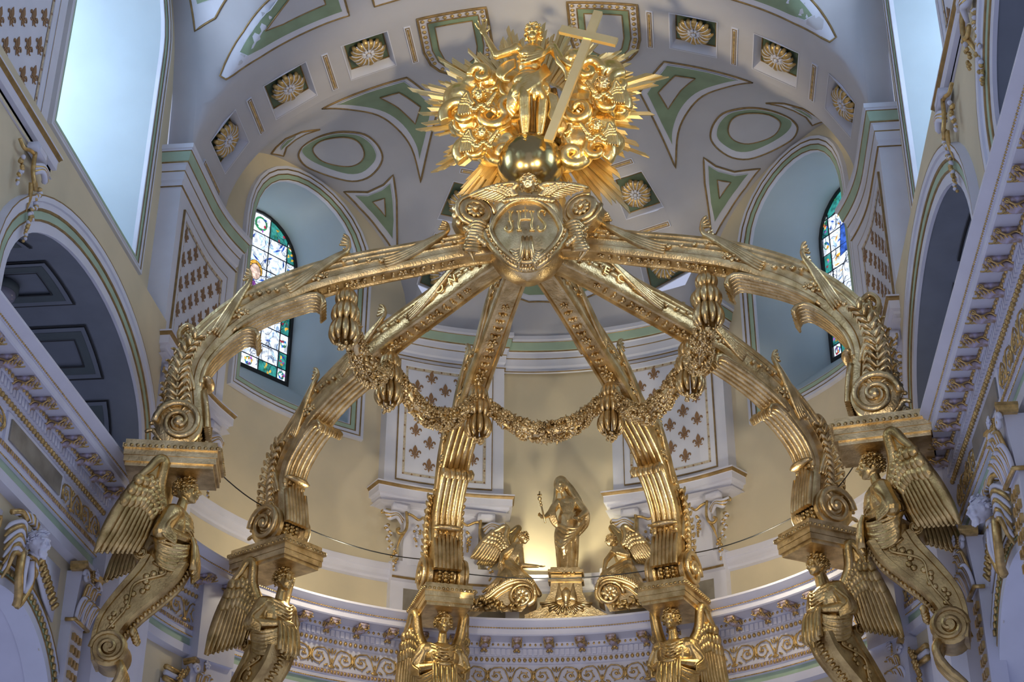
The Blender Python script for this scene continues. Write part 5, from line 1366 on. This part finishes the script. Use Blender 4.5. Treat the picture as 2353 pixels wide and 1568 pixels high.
for k in range(8):     # skirt folds falling to the left knee and between the legs
    D.tube(spline([a_(1190+8*k, 188, -.12), a_(1186+8*k, 202, -.2), a_(1182+9*k, 214+4*(k % 2), -.17), a_(1178+10*k, 224+8*(k % 2)-(6 if 2 < k < 5 else 0), -.10)], 5), [.036]*8+[.04]*6+[.03, .025], 7)
D.ell(a_(1196, 208, -.1), (.19, .14, .16)); D.ell(a_(1246, 206, 0), (.15, .13, .17))
for k in range(7): D.tube(spline([a_(1180+2*k, 196+3*k, -.1), a_(1170+3*k, 222, -.12), a_(1168+5*k, 250-3*k, -.06), a_(1180+5*k, 268-7*k, .02)], 4), .036, 7)
for k in range(6): D.tube(spline([a_(1250, 200+3*k, .05), a_(1262+3*k, 222, .02), a_(1266+3*k, 250, .06), a_(1258+4*k, 268+4*k, .1)], 5), .04, 7)
for k in range(6): D.tube(spline([a_(1184, 138+3*k, .08), a_(1160, 146+5*k, .05), a_(1142+3*k, 168+3*k, .1), a_(1158+3*k, 186, .12)], 5), .035, 7)
fused('robe', D, .013, GOLDB, fig, 1, .4)
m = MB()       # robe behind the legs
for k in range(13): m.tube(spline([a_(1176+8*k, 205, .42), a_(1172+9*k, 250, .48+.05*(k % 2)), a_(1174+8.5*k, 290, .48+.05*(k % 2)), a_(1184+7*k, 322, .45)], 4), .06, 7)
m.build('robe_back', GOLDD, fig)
# cross
cr = thing('long_cross', 'plain flat gilt cross leaning beside the standing figure', 'cross', at(1258, 326, 21.95))
def beam(p, q, w_, t_, par, name):
    d = (q-p); L = d.length; d = d/L; nrm = V((0, -1, 0)); nrm = (nrm-d*nrm.dot(d)).normalized(); x = d.cross(nrm)
    m = MB(); m.box((p+q)/2, (w_/2, t_/2, L/2), frame(x, nrm, d, (0, 0, 0)).to_3x3()); m.build(name, SATIN, par, smooth=False)
beam(at(1260, 324, 21.98), at(1375, 28, 21.78), .155, .09, cr, 'upright'); beam(at(1288, 68, 21.80), at(1417, 98, 21.80), .155, .08, cr, 'crossbar')

# ---------------------------------------------------------------- garlands and tassels
HP = []
for bx, by in BASES:
    d = V((bx, by, 0))-BC; HP.append(BC+d*.575+V((0, 0, 13.20)))
def bunch(m, p, d, r, rnd, k=9):
    x, y = perp(d)
    for i in range(k):
        a = rnd.uniform(0, 2*pi); o_ = (x*cos(a)+y*sin(a)); q = p+o_*r*rnd.uniform(.75, 1.0)+d*rnd.uniform(-.03, .03); ty = rnd.random()
        if ty < .35: m.ell(q, rnd.uniform(.025, .05), n=6)
        elif ty < .5: flower(m, q+o_*.02, .07, o_, 5)
        else:
            ld = (d*rnd.uniform(-1, 1)+o_*.5+x*rnd.uniform(-.5, .5)).normalized()
            m.ell(q, (.075, .032, .02), frame(ld, o_.cross(ld).normalized() if o_.cross(ld).length > .01 else x, o_, (0, 0, 0)).to_3x3(), 6)
GL = ['at the far left, between the first and second ribs', 'left of centre, crossing the left stencilled panel', 'in the centre, above the statue', 'right of centre, crossing the right stencilled panel', 'at the far right, between the last two ribs']
for i in range(5):
    a, b = HP[i]-V((0, 0, .12)), HP[i+1]-V((0, 0, .12)); rnd = random.Random(20+i)
    g = thing('flower_garland', 'gilt swag of flowers and leaves '+GL[i], 'garland', (a+b)/2, group='garlands hung between the ribs')
    n = 46; P = []
    for k in range(n+1):
        t = k/n; P.append(a.lerp(b, t)-V((0, 0, (1-(2*t-1)**2)*.82))-(a.lerp(b, t)-(BC+V((0, 0, 13))))*V((.06, .06, 0)).length*0)
    m = MB(); m.tube(P, [.06+.09*sin(pi*k/n) for k in range(n+1)], 8)
    for k in range(n):
        r = .07+.12*sin(pi*k/n); bunch(m, P[k].lerp(P[k+1], .5), (P[k+1]-P[k]).normalized(), r, rnd, 13)
    m.build('swag', GOLD, g)
for i in range(6):
    c = HP[i]; rnd = random.Random(40+i)
    g = thing('leaf_tassel', 'gilt leaf drop under rib '+WHERE[i].replace(', over the', ' over').replace('the ', ''), 'tassel', c, group='leaf drops under the ribs')
    for (z0, z1, r0, r1) in ((0, -.30, .05, .12), (-.24, -.62, .09, .17), (-.55, -.98, .12, .19)):
        m = MB()
        for k in range(10):
            a_a = 2*pi*k/10; o_ = V((cos(a_a), sin(a_a), 0))
            m.tube(spline([c+o_*r0+V((0, 0, z0)), c+o_*(r1*1.0)+V((0, 0, z0+(z1-z0)*.4)), c+o_*(r1*1.05)+V((0, 0, z0+(z1-z0)*.75)), c+o_*(r1*.8)+V((0, 0, z1+rnd.uniform(-.02, .02)))], 3), [.035, .045, .055, .06, .062, .06, .055, .045, .035, .018], 6)
        m.build('leaf_tier', GOLD, g)
    m = MB()
    for k in range(16): m.ell(c+V((rnd.uniform(-.09, .09), rnd.uniform(-.09, .09), -1.0-rnd.uniform(0, .12))), .035, n=6)
    m.tube([c+V((0, 0, .25)), c], .05, 8); m.build('berry_tip', GOLD, g)['kind'] = 'stuff'

# ---------------------------------------------------------------- statue group on the apse cornice
YM = 29.75
ped = thing('statue_pedestal', 'flaring gilt pedestal with a descending dove in relief, centre of the apse cornice', 'pedestal', at(1303, 1425, YM))
def pprism(m, px, Y, dep, mi=None): m.prism(px, lambda u, v, h: at(u, v, Y-h) if False else (at(u, v, Y)+V((0, -h, 0))), dep, mi)
m = MB(); pprism(m, [(1268, 1346), (1268, 1330), (1338, 1330), (1338, 1346), (1340, 1370), (1350, 1392), (1370, 1408), (1400, 1422), (1400, 1430), (1208, 1430), (1208, 1422), (1236, 1410), (1254, 1392), (1266, 1370)], YM, .22); m.build('pedestal_body', GOLD, ped, smooth=False)
m = MB(); pprism(m, [(1262, 1330), (1262, 1323), (1343, 1323), (1343, 1330)], YM+.05, .36); pprism(m, [(1268, 1323), (1268, 1317), (1335, 1317), (1335, 1323)], YM+.03, .32); pprism(m, [(1262, 1348), (1262, 1343), (1343, 1343), (1343, 1348)], YM+.02, .27); m.build('pedestal_cap', GOLD, ped, smooth=False)
m = MB(); dv = lambda x, y, h=.25: at(x, y, YM)+V((0, -h, 0))
m.tube(spline([dv(1303, 1362), dv(1303, 1376, .29), dv(1303, 1392, .31), dv(1303, 1404, .29)], 4), [.03, .05, .07, .09, .10, .10, .09, .08, .07, .055, .04, .03, .02], 9)
m.ell(dv(1303, 1402, .3), .05, n=8)
for s in (-1, 1):
    for k in range(7): m.tube(spline([dv(1303+s*6, 1386, .28), dv(1303+s*(14+k*1.5), 1372+3*k, .28), dv(1303+s*(20-abs(k-3)*1.2), 1352+6.5*k, .26)], 4), [.04, .045, .045, .04, .036, .03, .025, .02, .012], 6)
m.build('dove', GOLD, ped)
m = MB()
for k in range(15):
    a = pi*(1.08+.84*k/14)*1; dx, dy = cos(a), -sin(a)*.62; L0, L1 = 22, (62 if k in (0, 1, 13, 14) else 50+8*(k % 2))
    p, q = dv(1303+dx*L0, 1390+dy*L0, .235), dv(1303+dx*L1, 1388+dy*min(L1, 58), .235); m.tube([p, q], [.012, .03], 4)
m.build('relief_rays', GOLD, ped)['kind'] = 'stuff'

mary = thing('veiled_statue', 'gilt statue of a veiled woman holding a sceptre on the central pedestal', 'statue', at(1303, 1318, YM+.1))
Ym = YM-.05; b_ = lambda x, y, d=0: at(x, y, Ym+d)
F = MB(); M = head(F, b_(1288, 1119, -.05), .27, tilt=-.22, turn=pi/2+.25)
F.cap(b_(1292, 1128), b_(1300, 1145), .055, .08)
F.ell(b_(1304, 1160), (.19, .15, .18), n=14); F.ell(b_(1305, 1180), (.17, .14, .17), n=14)
F.ell(b_(1296, 1164, -.1), (.07, .06, .07)); F.ell(b_(1314, 1164, -.1), (.07, .06, .07))
F.cap(b_(1284, 1155), b_(1266, 1178, -.08), .085, .075); F.cap(b_(1266, 1178, -.08), b_(1251, 1190, -.22), .075, .035); hand(F, b_(1251, 1190, -.22), (-.7, -.3, .3), (.3, -1, .2), .10, 1.0)
F.cap(b_(1325, 1155), b_(1344, 1178, -.05), .09, .085); F.cap(b_(1344, 1178, -.05), b_(1330, 1190, -.2), .085, .04); hand(F, b_(1328, 1190, -.2), (-.5, -.5, -.3), (0, -1, 0), .10, .8)
F.cap(b_(1306, 1190), b_(1302, 1250), .21, .20); F.cap(b_(1302, 1250), b_(1304, 1312), .19, .20); F.ell(b_(1296, 1255, -.15), (.10, .10, .22))
rr = random.Random(6)
for k in range(11):    # skirt folds
    x0 = 1278+5.2*k; F.tube(spline([b_(1290+3*k, 1192, -.12+.012*abs(k-5)), b_(x0-2, 1225, -.20+.02*abs(k-5)), b_(x0+rr.uniform(-5, 3), 1270, -.19+.022*abs(k-5)), b_(1283+4.2*k, 1316, -.17+.02*abs(k-5))], 5), .024, 6)
for k in range(6): F.tube(spline([b_(1342, 1190+3*k, -.1), b_(1330-2*k, 1212+4*k, -.2), b_(1306-3*k, 1214+9*k, -.22), b_(1284-k, 1205+9*k, -.12)], 5), .028, 6)
for k in range(8): F.tube(spline([b_(1284+5*k, 1150, -.08), b_(1290+4*k, 1165, -.165), b_(1296+2.5*k, 1184, -.17)], 4), .017, 6)
for k in range(5): F.tube(spline([b_(1288+k, 1176+2*k, -.12), b_(1305, 1184+3*k, -.2), b_(1324-k, 1176+2*k, -.12)], 4), .018, 6)
for k in range(5): F.tube(spline([b_(1270+2*k, 1160, -.05), b_(1262+3*k, 1178, -.15), b_(1268+3*k, 1200, -.12), b_(1282, 1214, -.08)], 4), .03, 6)
for k in range(6): F.tube(spline([b_(1328+2*k, 1158, 0), b_(1342+2*k, 1180, -.04), b_(1340+2*k, 1205, -.02), b_(1322+3*k, 1238-3*k, -.02)], 4), .032, 6)
F.ell(b_(1297, 1320, -.2), (.06, .12, .035)); F.ell(b_(1316, 1319, -.2), (.06, .12, .035))
fused('robed_body', F, .011, GOLD, mary, 1, .3)
F = MB(); F.ell(b_(1289, 1114, .05), (.155, .15, .19), n=14)
F.tube(spline([b_(1286, 1105, .03), b_(1278, 1122, .02), b_(1276, 1140, 0), b_(1272, 1165, -.02)], 4), .045, 7); F.tube(spline([b_(1290, 1103, .03), b_(1304, 1118, .03), b_(1318, 1140, .02), b_(1334, 1160, .0)], 4), .06, 7)
for k in range(5): F.tube(spline([b_(1292+2*k, 1106, .12), b_(1304+4*k, 1130, .12), b_(1312+6*k, 1160, .12), b_(1318+6*k, 1200, .12)], 4), .05, 7)
fused('veil', F, .012, GOLD, mary, 2, .5)
m = MB(); a, b = b_(1253, 1202, -.27), b_(1240, 1146, -.27); m.tube([a, b], .018, 7)
for k in range(3): m.ell(a.lerp(b, .72+.12*k), .032, n=7)
m.ell(b, .045, n=8); m.box(b+V((0, 0, .08)), (.045, .014, .014)); m.box(b+V((0, 0, .09)), (.014, .014, .06)); m.build('sceptre', GOLD, mary)

def kneeler(nm, lbl, s, J, wingp):
    t = thing('kneeling_angel', lbl, 'statue', at(*J['seat'], YM), group=None)
    Y0 = YM+.12; k_ = lambda p, d=0: at(p[0], p[1], Y0+d)
    F = MB(); M = head(F, k_(J['head'], -.05), .25, tilt=J['tilt'], turn=J['turn'])
    F.cap(k_(J['neck']), k_(J['chest']), .055, .12); F.ell(k_(J['chest']), (.14, .14, .16)); F.cap(k_(J['chest']), k_(J['hip']), .14, .17)
    F.cap(k_(J['hip'], -.1), k_(J['knee'], -.22), .16, .12); F.cap(k_(J['knee'], -.22), k_(J['foot'], -.1), .12, .07)
    F.cap(k_(J['hip'], .1), k_(J['knee2'], .05), .16, .13); F.ell(k_(J['seat'], -.02), (.34, .22, .2))
    for A in ('arm', 'arm2'):
        p, q, r = J[A]; F.cap(k_(p, -.1), k_(q, -.18), .07, .055); F.cap(k_(q, -.18), k_(r, -.24), .055, .032); dd = k_(r)-k_(q); hand(F, k_(r, -.24), dd, (0, -.6, .8), .095, .3)
    rr = random.Random(9)
    hx, hy = J['hip']; sx, sy = J['seat']; kx, ky = J['knee']
    for k in range(12):
        x1 = J['hem'][0]+(J['hem'][1]-J['hem'][0])*k/11; F.tube(spline([k_((hx+rr.uniform(-8, 8), hy), -.18), k_(((hx+x1)/2+rr.uniform(-6, 6), hy+(J['hem'][2]-hy)*.5), -.30), k_((x1, J['hem'][2]+rr.uniform(-6, 6)-abs(k-5.5)), -.26)], 5), .032, 6)
    for k in range(6): F.tube(spline([k_((hx-s*8, hy-14+4*k), -.12), k_(((hx+kx)/2, (hy+ky)/2-10+6*k), -.34), k_((kx, ky-4+5*k), -.28)], 5), .03, 6)
    for k in range(5): F.tube(spline([k_((J['neck'][0]-s*6+3*k*s, J['neck'][1]+4), -.12), k_((J['chest'][0]+s*(k*3-4), J['chest'][1]+6), -.17), k_((hx+s*(k*5-8), hy-8), -.16)], 4), .02, 6)
    fused('robed_body', F, .012, GOLD, t, 1, .4)
    hair(t, M, .25, random.Random(3), .1, 'hair', GOLD, 80)
    L = t.location; (rx, ry), (tx, ty), (ux, uy) = wingp
    wing(t, k_((rx, ry), -.02)-L, k_((tx, ty), -.05)-L, k_((ux, uy), -.05)-L, (0, -1, 0), GOLD, 9, .8)
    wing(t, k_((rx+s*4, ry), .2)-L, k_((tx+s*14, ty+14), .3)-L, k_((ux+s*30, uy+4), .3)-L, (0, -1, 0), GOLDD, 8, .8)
kneeler('l', 'gilt winged angel kneeling left of the veiled statue, one hand stretched out', 1,
        dict(head=(1203, 1237), tilt=-.25, turn=pi-.35, neck=(1195, 1247), chest=(1184, 1264), hip=(1168, 1302), knee=(1214, 1338), foot=(1238, 1366), knee2=(1150, 1345), seat=(1160, 1355),
             arm=((1195, 1262), (1200, 1300), (1236, 1302)), arm2=((1176, 1262), (1155, 1276), (1150, 1292)), hem=(1108, 1212, 1372)), ((1168, 1262), (1082, 1284), (1150, 1216)))
kneeler('r', 'gilt winged angel kneeling right of the veiled statue with bowed head and arms drawn in', -1,
        dict(head=(1404, 1243), tilt=-.15, turn=.45, neck=(1412, 1252), chest=(1422, 1266), hip=(1438, 1302), knee=(1392, 1325), foot=(1374, 1352), knee2=(1462, 1335), seat=(1440, 1342),
             arm=((1412, 1266), (1392, 1290), (1386, 1318)), arm2=((1426, 1264), (1442, 1276), (1418, 1270)), hem=(1376, 1482, 1358)), ((1432, 1256), (1512, 1286), (1446, 1216)))
for s, nm, P, vcx, top in ((-1, 'left', [(1074, 1427), (1100, 1414), (1130, 1396), (1150, 1380), (1175, 1366), (1200, 1360), (1222, 1366), (1234, 1382), (1232, 1402), (1218, 1412)], (1205, 1394), 0),
                       (1, 'right', [(1528, 1414), (1500, 1402), (1475, 1384), (1455, 1368), (1430, 1358), (1406, 1354), (1386, 1360), (1376, 1376), (1378, 1396), (1392, 1406)], (1405, 1388), 0)):
    t = thing('broken_pediment', 'gilt scrolled half pediment under the %s kneeling angel' % nm, 'pediment', at(vcx[0], 1425, YM))
    S = [tuple(q)[:2] for q in spline([(x, y, 0) for x, y in P], 5)]; m = MB(); Yp = YM+.15
    rows = [[at(x, y, Yp)+V((0, -h, 0)) for h in (0, .55)] for x, y in S]
    m.add([r[1] for r in rows]+[at(vcx[0], 1428, Yp)+V((0, -.55, 0))], [tuple(range(len(rows)+1))]); m.grid(rows); m.build('pediment_body', GOLD, t, smooth=False)
    m = MB(); m.tube([at(x, y, Yp)+V((0, -.55, 0)) for x, y in S], .05, 8); m.tube([at(x, y-4, Yp)+V((0, -.6, 0)) for x, y in S[:-8]], .035, 8); m.tube([at(x+(vcx[0]-x)*.16, y+(vcx[1]+10-y)*.2, Yp)+V((0, -.56, 0)) for x, y in S], .03, 6)
    m.build('raking_moulding', GOLD, t)
    m = MB()
    for i in range(2, len(S)-12): x, y = S[i]; m.ell(at(x, y-7, Yp)+V((0, -.58, 0)), (.03, .08, .055), n=6); m.ell(at(x+3, y-8.5, Yp)+V((0, -.58, 0)), (.02, .07, .045), n=6)
    m.build('gadroon_run', GOLD, t)['kind'] = 'stuff'
    m = MB(); c = at(*vcx, Yp)+V((0, -.55, 0)); m.tube([c+V((cos(a)*(.27-.02*a), -.02-.006*a, sin(a)*(.27-.02*a))) for a in [i*.35 for i in range(32)]], .045, 7); flower(m, c+V((0, -.08, 0)), .17, (0, -1, 0), 7); m.build('volute', GOLD, t)
    m = MB(); rr = random.Random(5)
    for k in range(34):
        x = P[0][0]+(vcx[0]-s*-12-P[0][0])*k/33; y = 1420-rr.uniform(0, 16)*sin(pi*min(1, k/30+.1))-(5 if s > 0 else 0)
        c = at(x, y, Yp)+V((0, -.62, 0)); a = rr.uniform(0, 6.3)
        m.tube([c, c+V((cos(a)*.07, -.05, sin(a)*.07)), c+V((cos(a+.6)*.13, -.02, sin(a+.6)*.12))], [.03, .04, .015], 6)
    m.build('leaf_spray', GOLDD, t)['kind'] = 'stuff'

# ---------------------------------------------------------------- capitals, keystones, wires and small things
def capital(c, nrm, w, h, label, par=None):
    nrm = V(nrm).normalized(); t = V((0, 0, 1)).cross(nrm); up = V((0, 0, 1)); c = V(c)
    T = thing('pilaster_capital', label, 'capital', c)
    g = lambda u, v, d: c+t*(u*w)+up*(v*h)+nrm*d
    m = MB(); rows = []
    for z, e in ((.5, .18), (.5, .30), (.44, .32), (.42, .26), (.38, .24), (.36, .14)):
        rows.append([g(-.5-e*.5, z, -.1), g(-.5-e*.5, z, e*.55), g(-.2, z, e*.3), g(.2, z, e*.3), g(.5+e*.5, z, e*.55), g(.5+e*.5, z, -.1)])
    m.grid(rows); m.add(rows[0], [tuple(range(6))]); m.add(rows[-1], [tuple(range(6))]); m.build('abacus', GRELIEF, T, smooth=False)
    m = MB(); m.hexa([g(-.42, -.5, 0), g(.42, -.5, 0), g(.42, -.5, -.2), g(-.42, -.5, -.2), g(-.46, .38, .06), g(.46, .38, .06), g(.46, .38, -.2), g(-.46, .38, -.2)]); m.build('bell', LILAC, T, smooth=False)
    m = MB(); m.tube([g(-.46, -.5, -.1), g(-.46, -.5, .04), g(.46, -.5, .04), g(.46, -.5, -.1)], .03, 7); m.build('astragal', GRELIEF, T)
    for s in (-1, 1):
        m = MB(); q = [g(s*(.42+.17*cos(a)*(1-a/9)), .26+.13*sin(a)*(1-a/9)*w/h*1.3, .12) for a in [i*.45 for i in range(18)]]; m.tube(q, .03, 7, mi=0); m.ell(g(s*.42, .26, .12), .035, n=7, mi=1); m.build('volute', [LILAC, GRELIEF], T)
    m = MB()
    for row, (z0, n_, L) in enumerate(((-.48, 3, .42), (-.2, 2, .42))):
        for k in range(n_):
            u = (k-(n_-1)/2)*.34
            for j in range(-2, 3): m.tube(spline([g(u+j*.03, z0, .04), g(u+j*.06, z0+L*.5, .08+.02*row), g(u+j*.075, z0+L*(.9-.05*abs(j)), .14), g(u+j*.07, z0+L*(.92-.08*abs(j)), .20)], 3), [.03]*7+[.024, .018, .01], 6, mi=(j+row) % 2)
    for k in range(5): m.ell(g(0, .30+.04*k, .12), .03, n=6, mi=1)
    flower(m, g(0, .42, .18), .08, nrm, 6, 0); m.build('acanthus_rows', [LILAC, GRELIEF], T)
    m = MB(); m.hexa([g(-.4, -4.5, -.02), g(.4, -4.5, -.02), g(.4, -4.5, -.25), g(-.4, -4.5, -.25), g(-.4, -.5, -.02), g(.4, -.5, -.02), g(.4, -.5, -.25), g(-.4, -.5, -.25)], 0)
    for i in range(3):
        for j in range(9): m.box(g((i-1)*.2, -.75-.22*j, -.015), (.035, .035, .05), frame(t, nrm, up, (0, 0, 0)).to_3x3(), 1)
    m.build('pilaster_shaft', [LILAC, GRELIEF], T, smooth=False)
capital((-6.42, 21.75, 7.98), (1, 0, 0), .62, .85, 'gilt and white leafy capital on the left wall beside the caryatid wing')
capital((6.40, 21.55, 7.98), (-1, 0, 0), .62, .85, 'gilt and white leafy capital on the right wall beside the caryatid wing')
capital((6.30, 17.75, 8.02), (-1, 0, 0), .66, .80, 'gilt and white leafy capital at the right photo edge, above the bearded keystone')
capital((-6.42, 17.4, 7.98), (1, 0, 0), .62, .85, 'gilt and white leafy capital at the far left edge under the nave frieze')
for ph, lb in ((158, 'small gilt capital in the apse wall right of the left nave caryatid bracket'), (22, 'small gilt capital in the apse wall left of the right nave caryatid bracket'), ):
    p = radians(ph); capital((6.42*cos(p), 23.9+6.3*sin(p), 8.0), (-cos(p), -sin(p), 0), .5, .75, lb)
for s in (-1, 1):      # winged head keystones over the arcade arches
    T = thing('head_keystone', 'white curly bearded head among gilt feathers over the %s arcade arch' % ('left' if s < 0 else 'right'), 'keystone', (s*6.35, 19.65, 7.6))
    F = MB(); M = head(F, (s*6.22, 19.45, 7.92), .36, tilt=-.1, turn=(pi if s < 0 else 0)+s*.2); 
    for k in range(14): F.ell(M @ V((-.30+.02*(k % 3), (k % 5-2)*.09, -.36-.07*(k//5))), .03, n=6)
    fused('head', F, .013, LILAC, T, 1, .4); hair(T, M, .36, random.Random(7), .2, 'hair', LILAC, 70)
    m = MB(); g = lambda u, v, d: V((s*(6.56-d), 19.45+u, v))
    for q in (-1, 1):
        for k in range(8): m.tube(spline([g(q*.12, 8.02-.045*k, .18), g(q*(.25+.02*k), 8.14-.07*k, .2), g(q*(.42-.01*k), 8.06-.085*k, .12), g(q*(.50-.02*k), 7.94-.09*k, .06)], 4), [.036]*6+[.032]*4+[.026, .02, .012], 6, mi=k % 2)
        for k in range(5): m.tube(spline([g(q*.05*k, 8.18, .22), g(q*(.09*k), 8.32-.02*k, .2), g(q*(.12*k+.04), 8.30-.03*k, .12)], 4), .04, 6, mi=(k+1) % 2)
        m.tube(spline([g(q*.16, 7.75, .2), g(q*.20, 7.45, .22), g(q*.06, 7.15, .2), g(0, 7.05, .16)], 5), .06, 7, mi=1)
        m.tube(spline([g(q*.08, 7.7, .24), g(q*.12, 7.45, .25), g(q*.03, 7.25, .22)], 4), .045, 7, mi=0)
    m.build('feather_crest', [LILAC, GRELIEF], T)
    for q in (-1, 1):
        m = MB(); m.prism([(q*.62, 8.15), (q*1.55, 8.15), (q*1.55, 7.35), (q*1.1, 7.55), (q*.7, 7.85)], lambda u, v, h: g(u, v, .02+h), .03, 0)
        for k in range(9): m.tube(spline([g(q*(.7+.09*k), 7.9-.05*k, .06), g(q*(.78+.09*k), 8.0-.05*k, .10), g(q*(.86+.08*k), 7.9-.04*k, .07)], 3), .035, 5, mi=1)
        m.build('spandrel_relief', [LILAC, GRELIEF], T)
    # carved picture frames low on the apse wall
    T = thing('carved_tablet_frame', 'carved gilt and white frame with a flower wreath low on the apse wall, %s' % ('left' if s < 0 else 'right'), 'frame', (s*6.3, 25.3, 7.4))
    pf = Path(circ(6.62, *((166, 154) if s < 0 else (14, 26)), 8, 23.9)); m = MB(); W_ = pf.len
    for z, hh, mi in ((8.08, .05, 1), (7.98, .05, 0), (7.88, .05, 1), (7.2, .04, 1)): m.tube([pf.map(W_*k/6, z, .14 if z > 7.5 else .08) for k in range(7)], hh, 6, mi=mi)
    m.grid([[pf.map(W_*k/6, z, .06) for k in range(7)] for z in (7.2, 7.9)], mi=0); m.build('tablet_moulding', [LILAC, GRELIEF], T)
    m = MB(); rr = random.Random(2)
    for k in range(60):
        a = pi*2*k/60; q = pf.map(W_*.5+.42*cos(a), 7.62+.5*sin(a)*1.1, .2+rr.uniform(0, .05)); 
        (flower(m, q, .09, pf.at(W_*.5)[1]) if k % 3 == 0 else m.ell(q, .05, n=6))
    m.build('wreath', GRELIEF, T)
# thin wires strung between the rib feet
for i, lb in enumerate(('left', 'second from the left', 'between the two middle ribs', 'second from the right', 'right')):
    a = V((*BASES[i], 10.95)); b = V((*BASES[i+1], 10.95)); da = (a-BC); a = a+V((da.x, da.y, 0)).normalized()*.5; db = b-BC; b = b+V((db.x, db.y, 0)).normalized()*.5
    if i == 2: a.z = b.z = 10.75
    m = MB(); m.tube([a.lerp(b, k/14)-V((0, 0, (1-(2*k/14-1)**2)*.22)) for k in range(15)], .011, 5)
    tag(m.build('wire', BLACK), 'thin dark wire strung between rib feet, '+lb, 'wire', 'wires between the rib feet')
# globe lamp in the coffered gallery vault
for s in (-1, 1):
    c = V((s*7.5, 19.6, 10.6+1.54)); T = thing('ceiling_globe_lamp', 'unlit round glass ceiling lamp in the %s gallery vault' % ('left' if s < 0 else 'right'), 'lamp', c)
    GLS = MATS.get('lamp_glass') or mat('lamp_glass', (.30, .30, .38), .12, 0, .02)
    m = MB(); m.ell(c-V((0, 0, .16)), (.24, .24, .16), n=24); m.build('glass_bowl', GLS, T)
    m = MB(); m.lathe([(0, 0), (.27, 0), (.27, -.12), (.22, -.14)], c, 24); m.build('rim', SLATED, T)
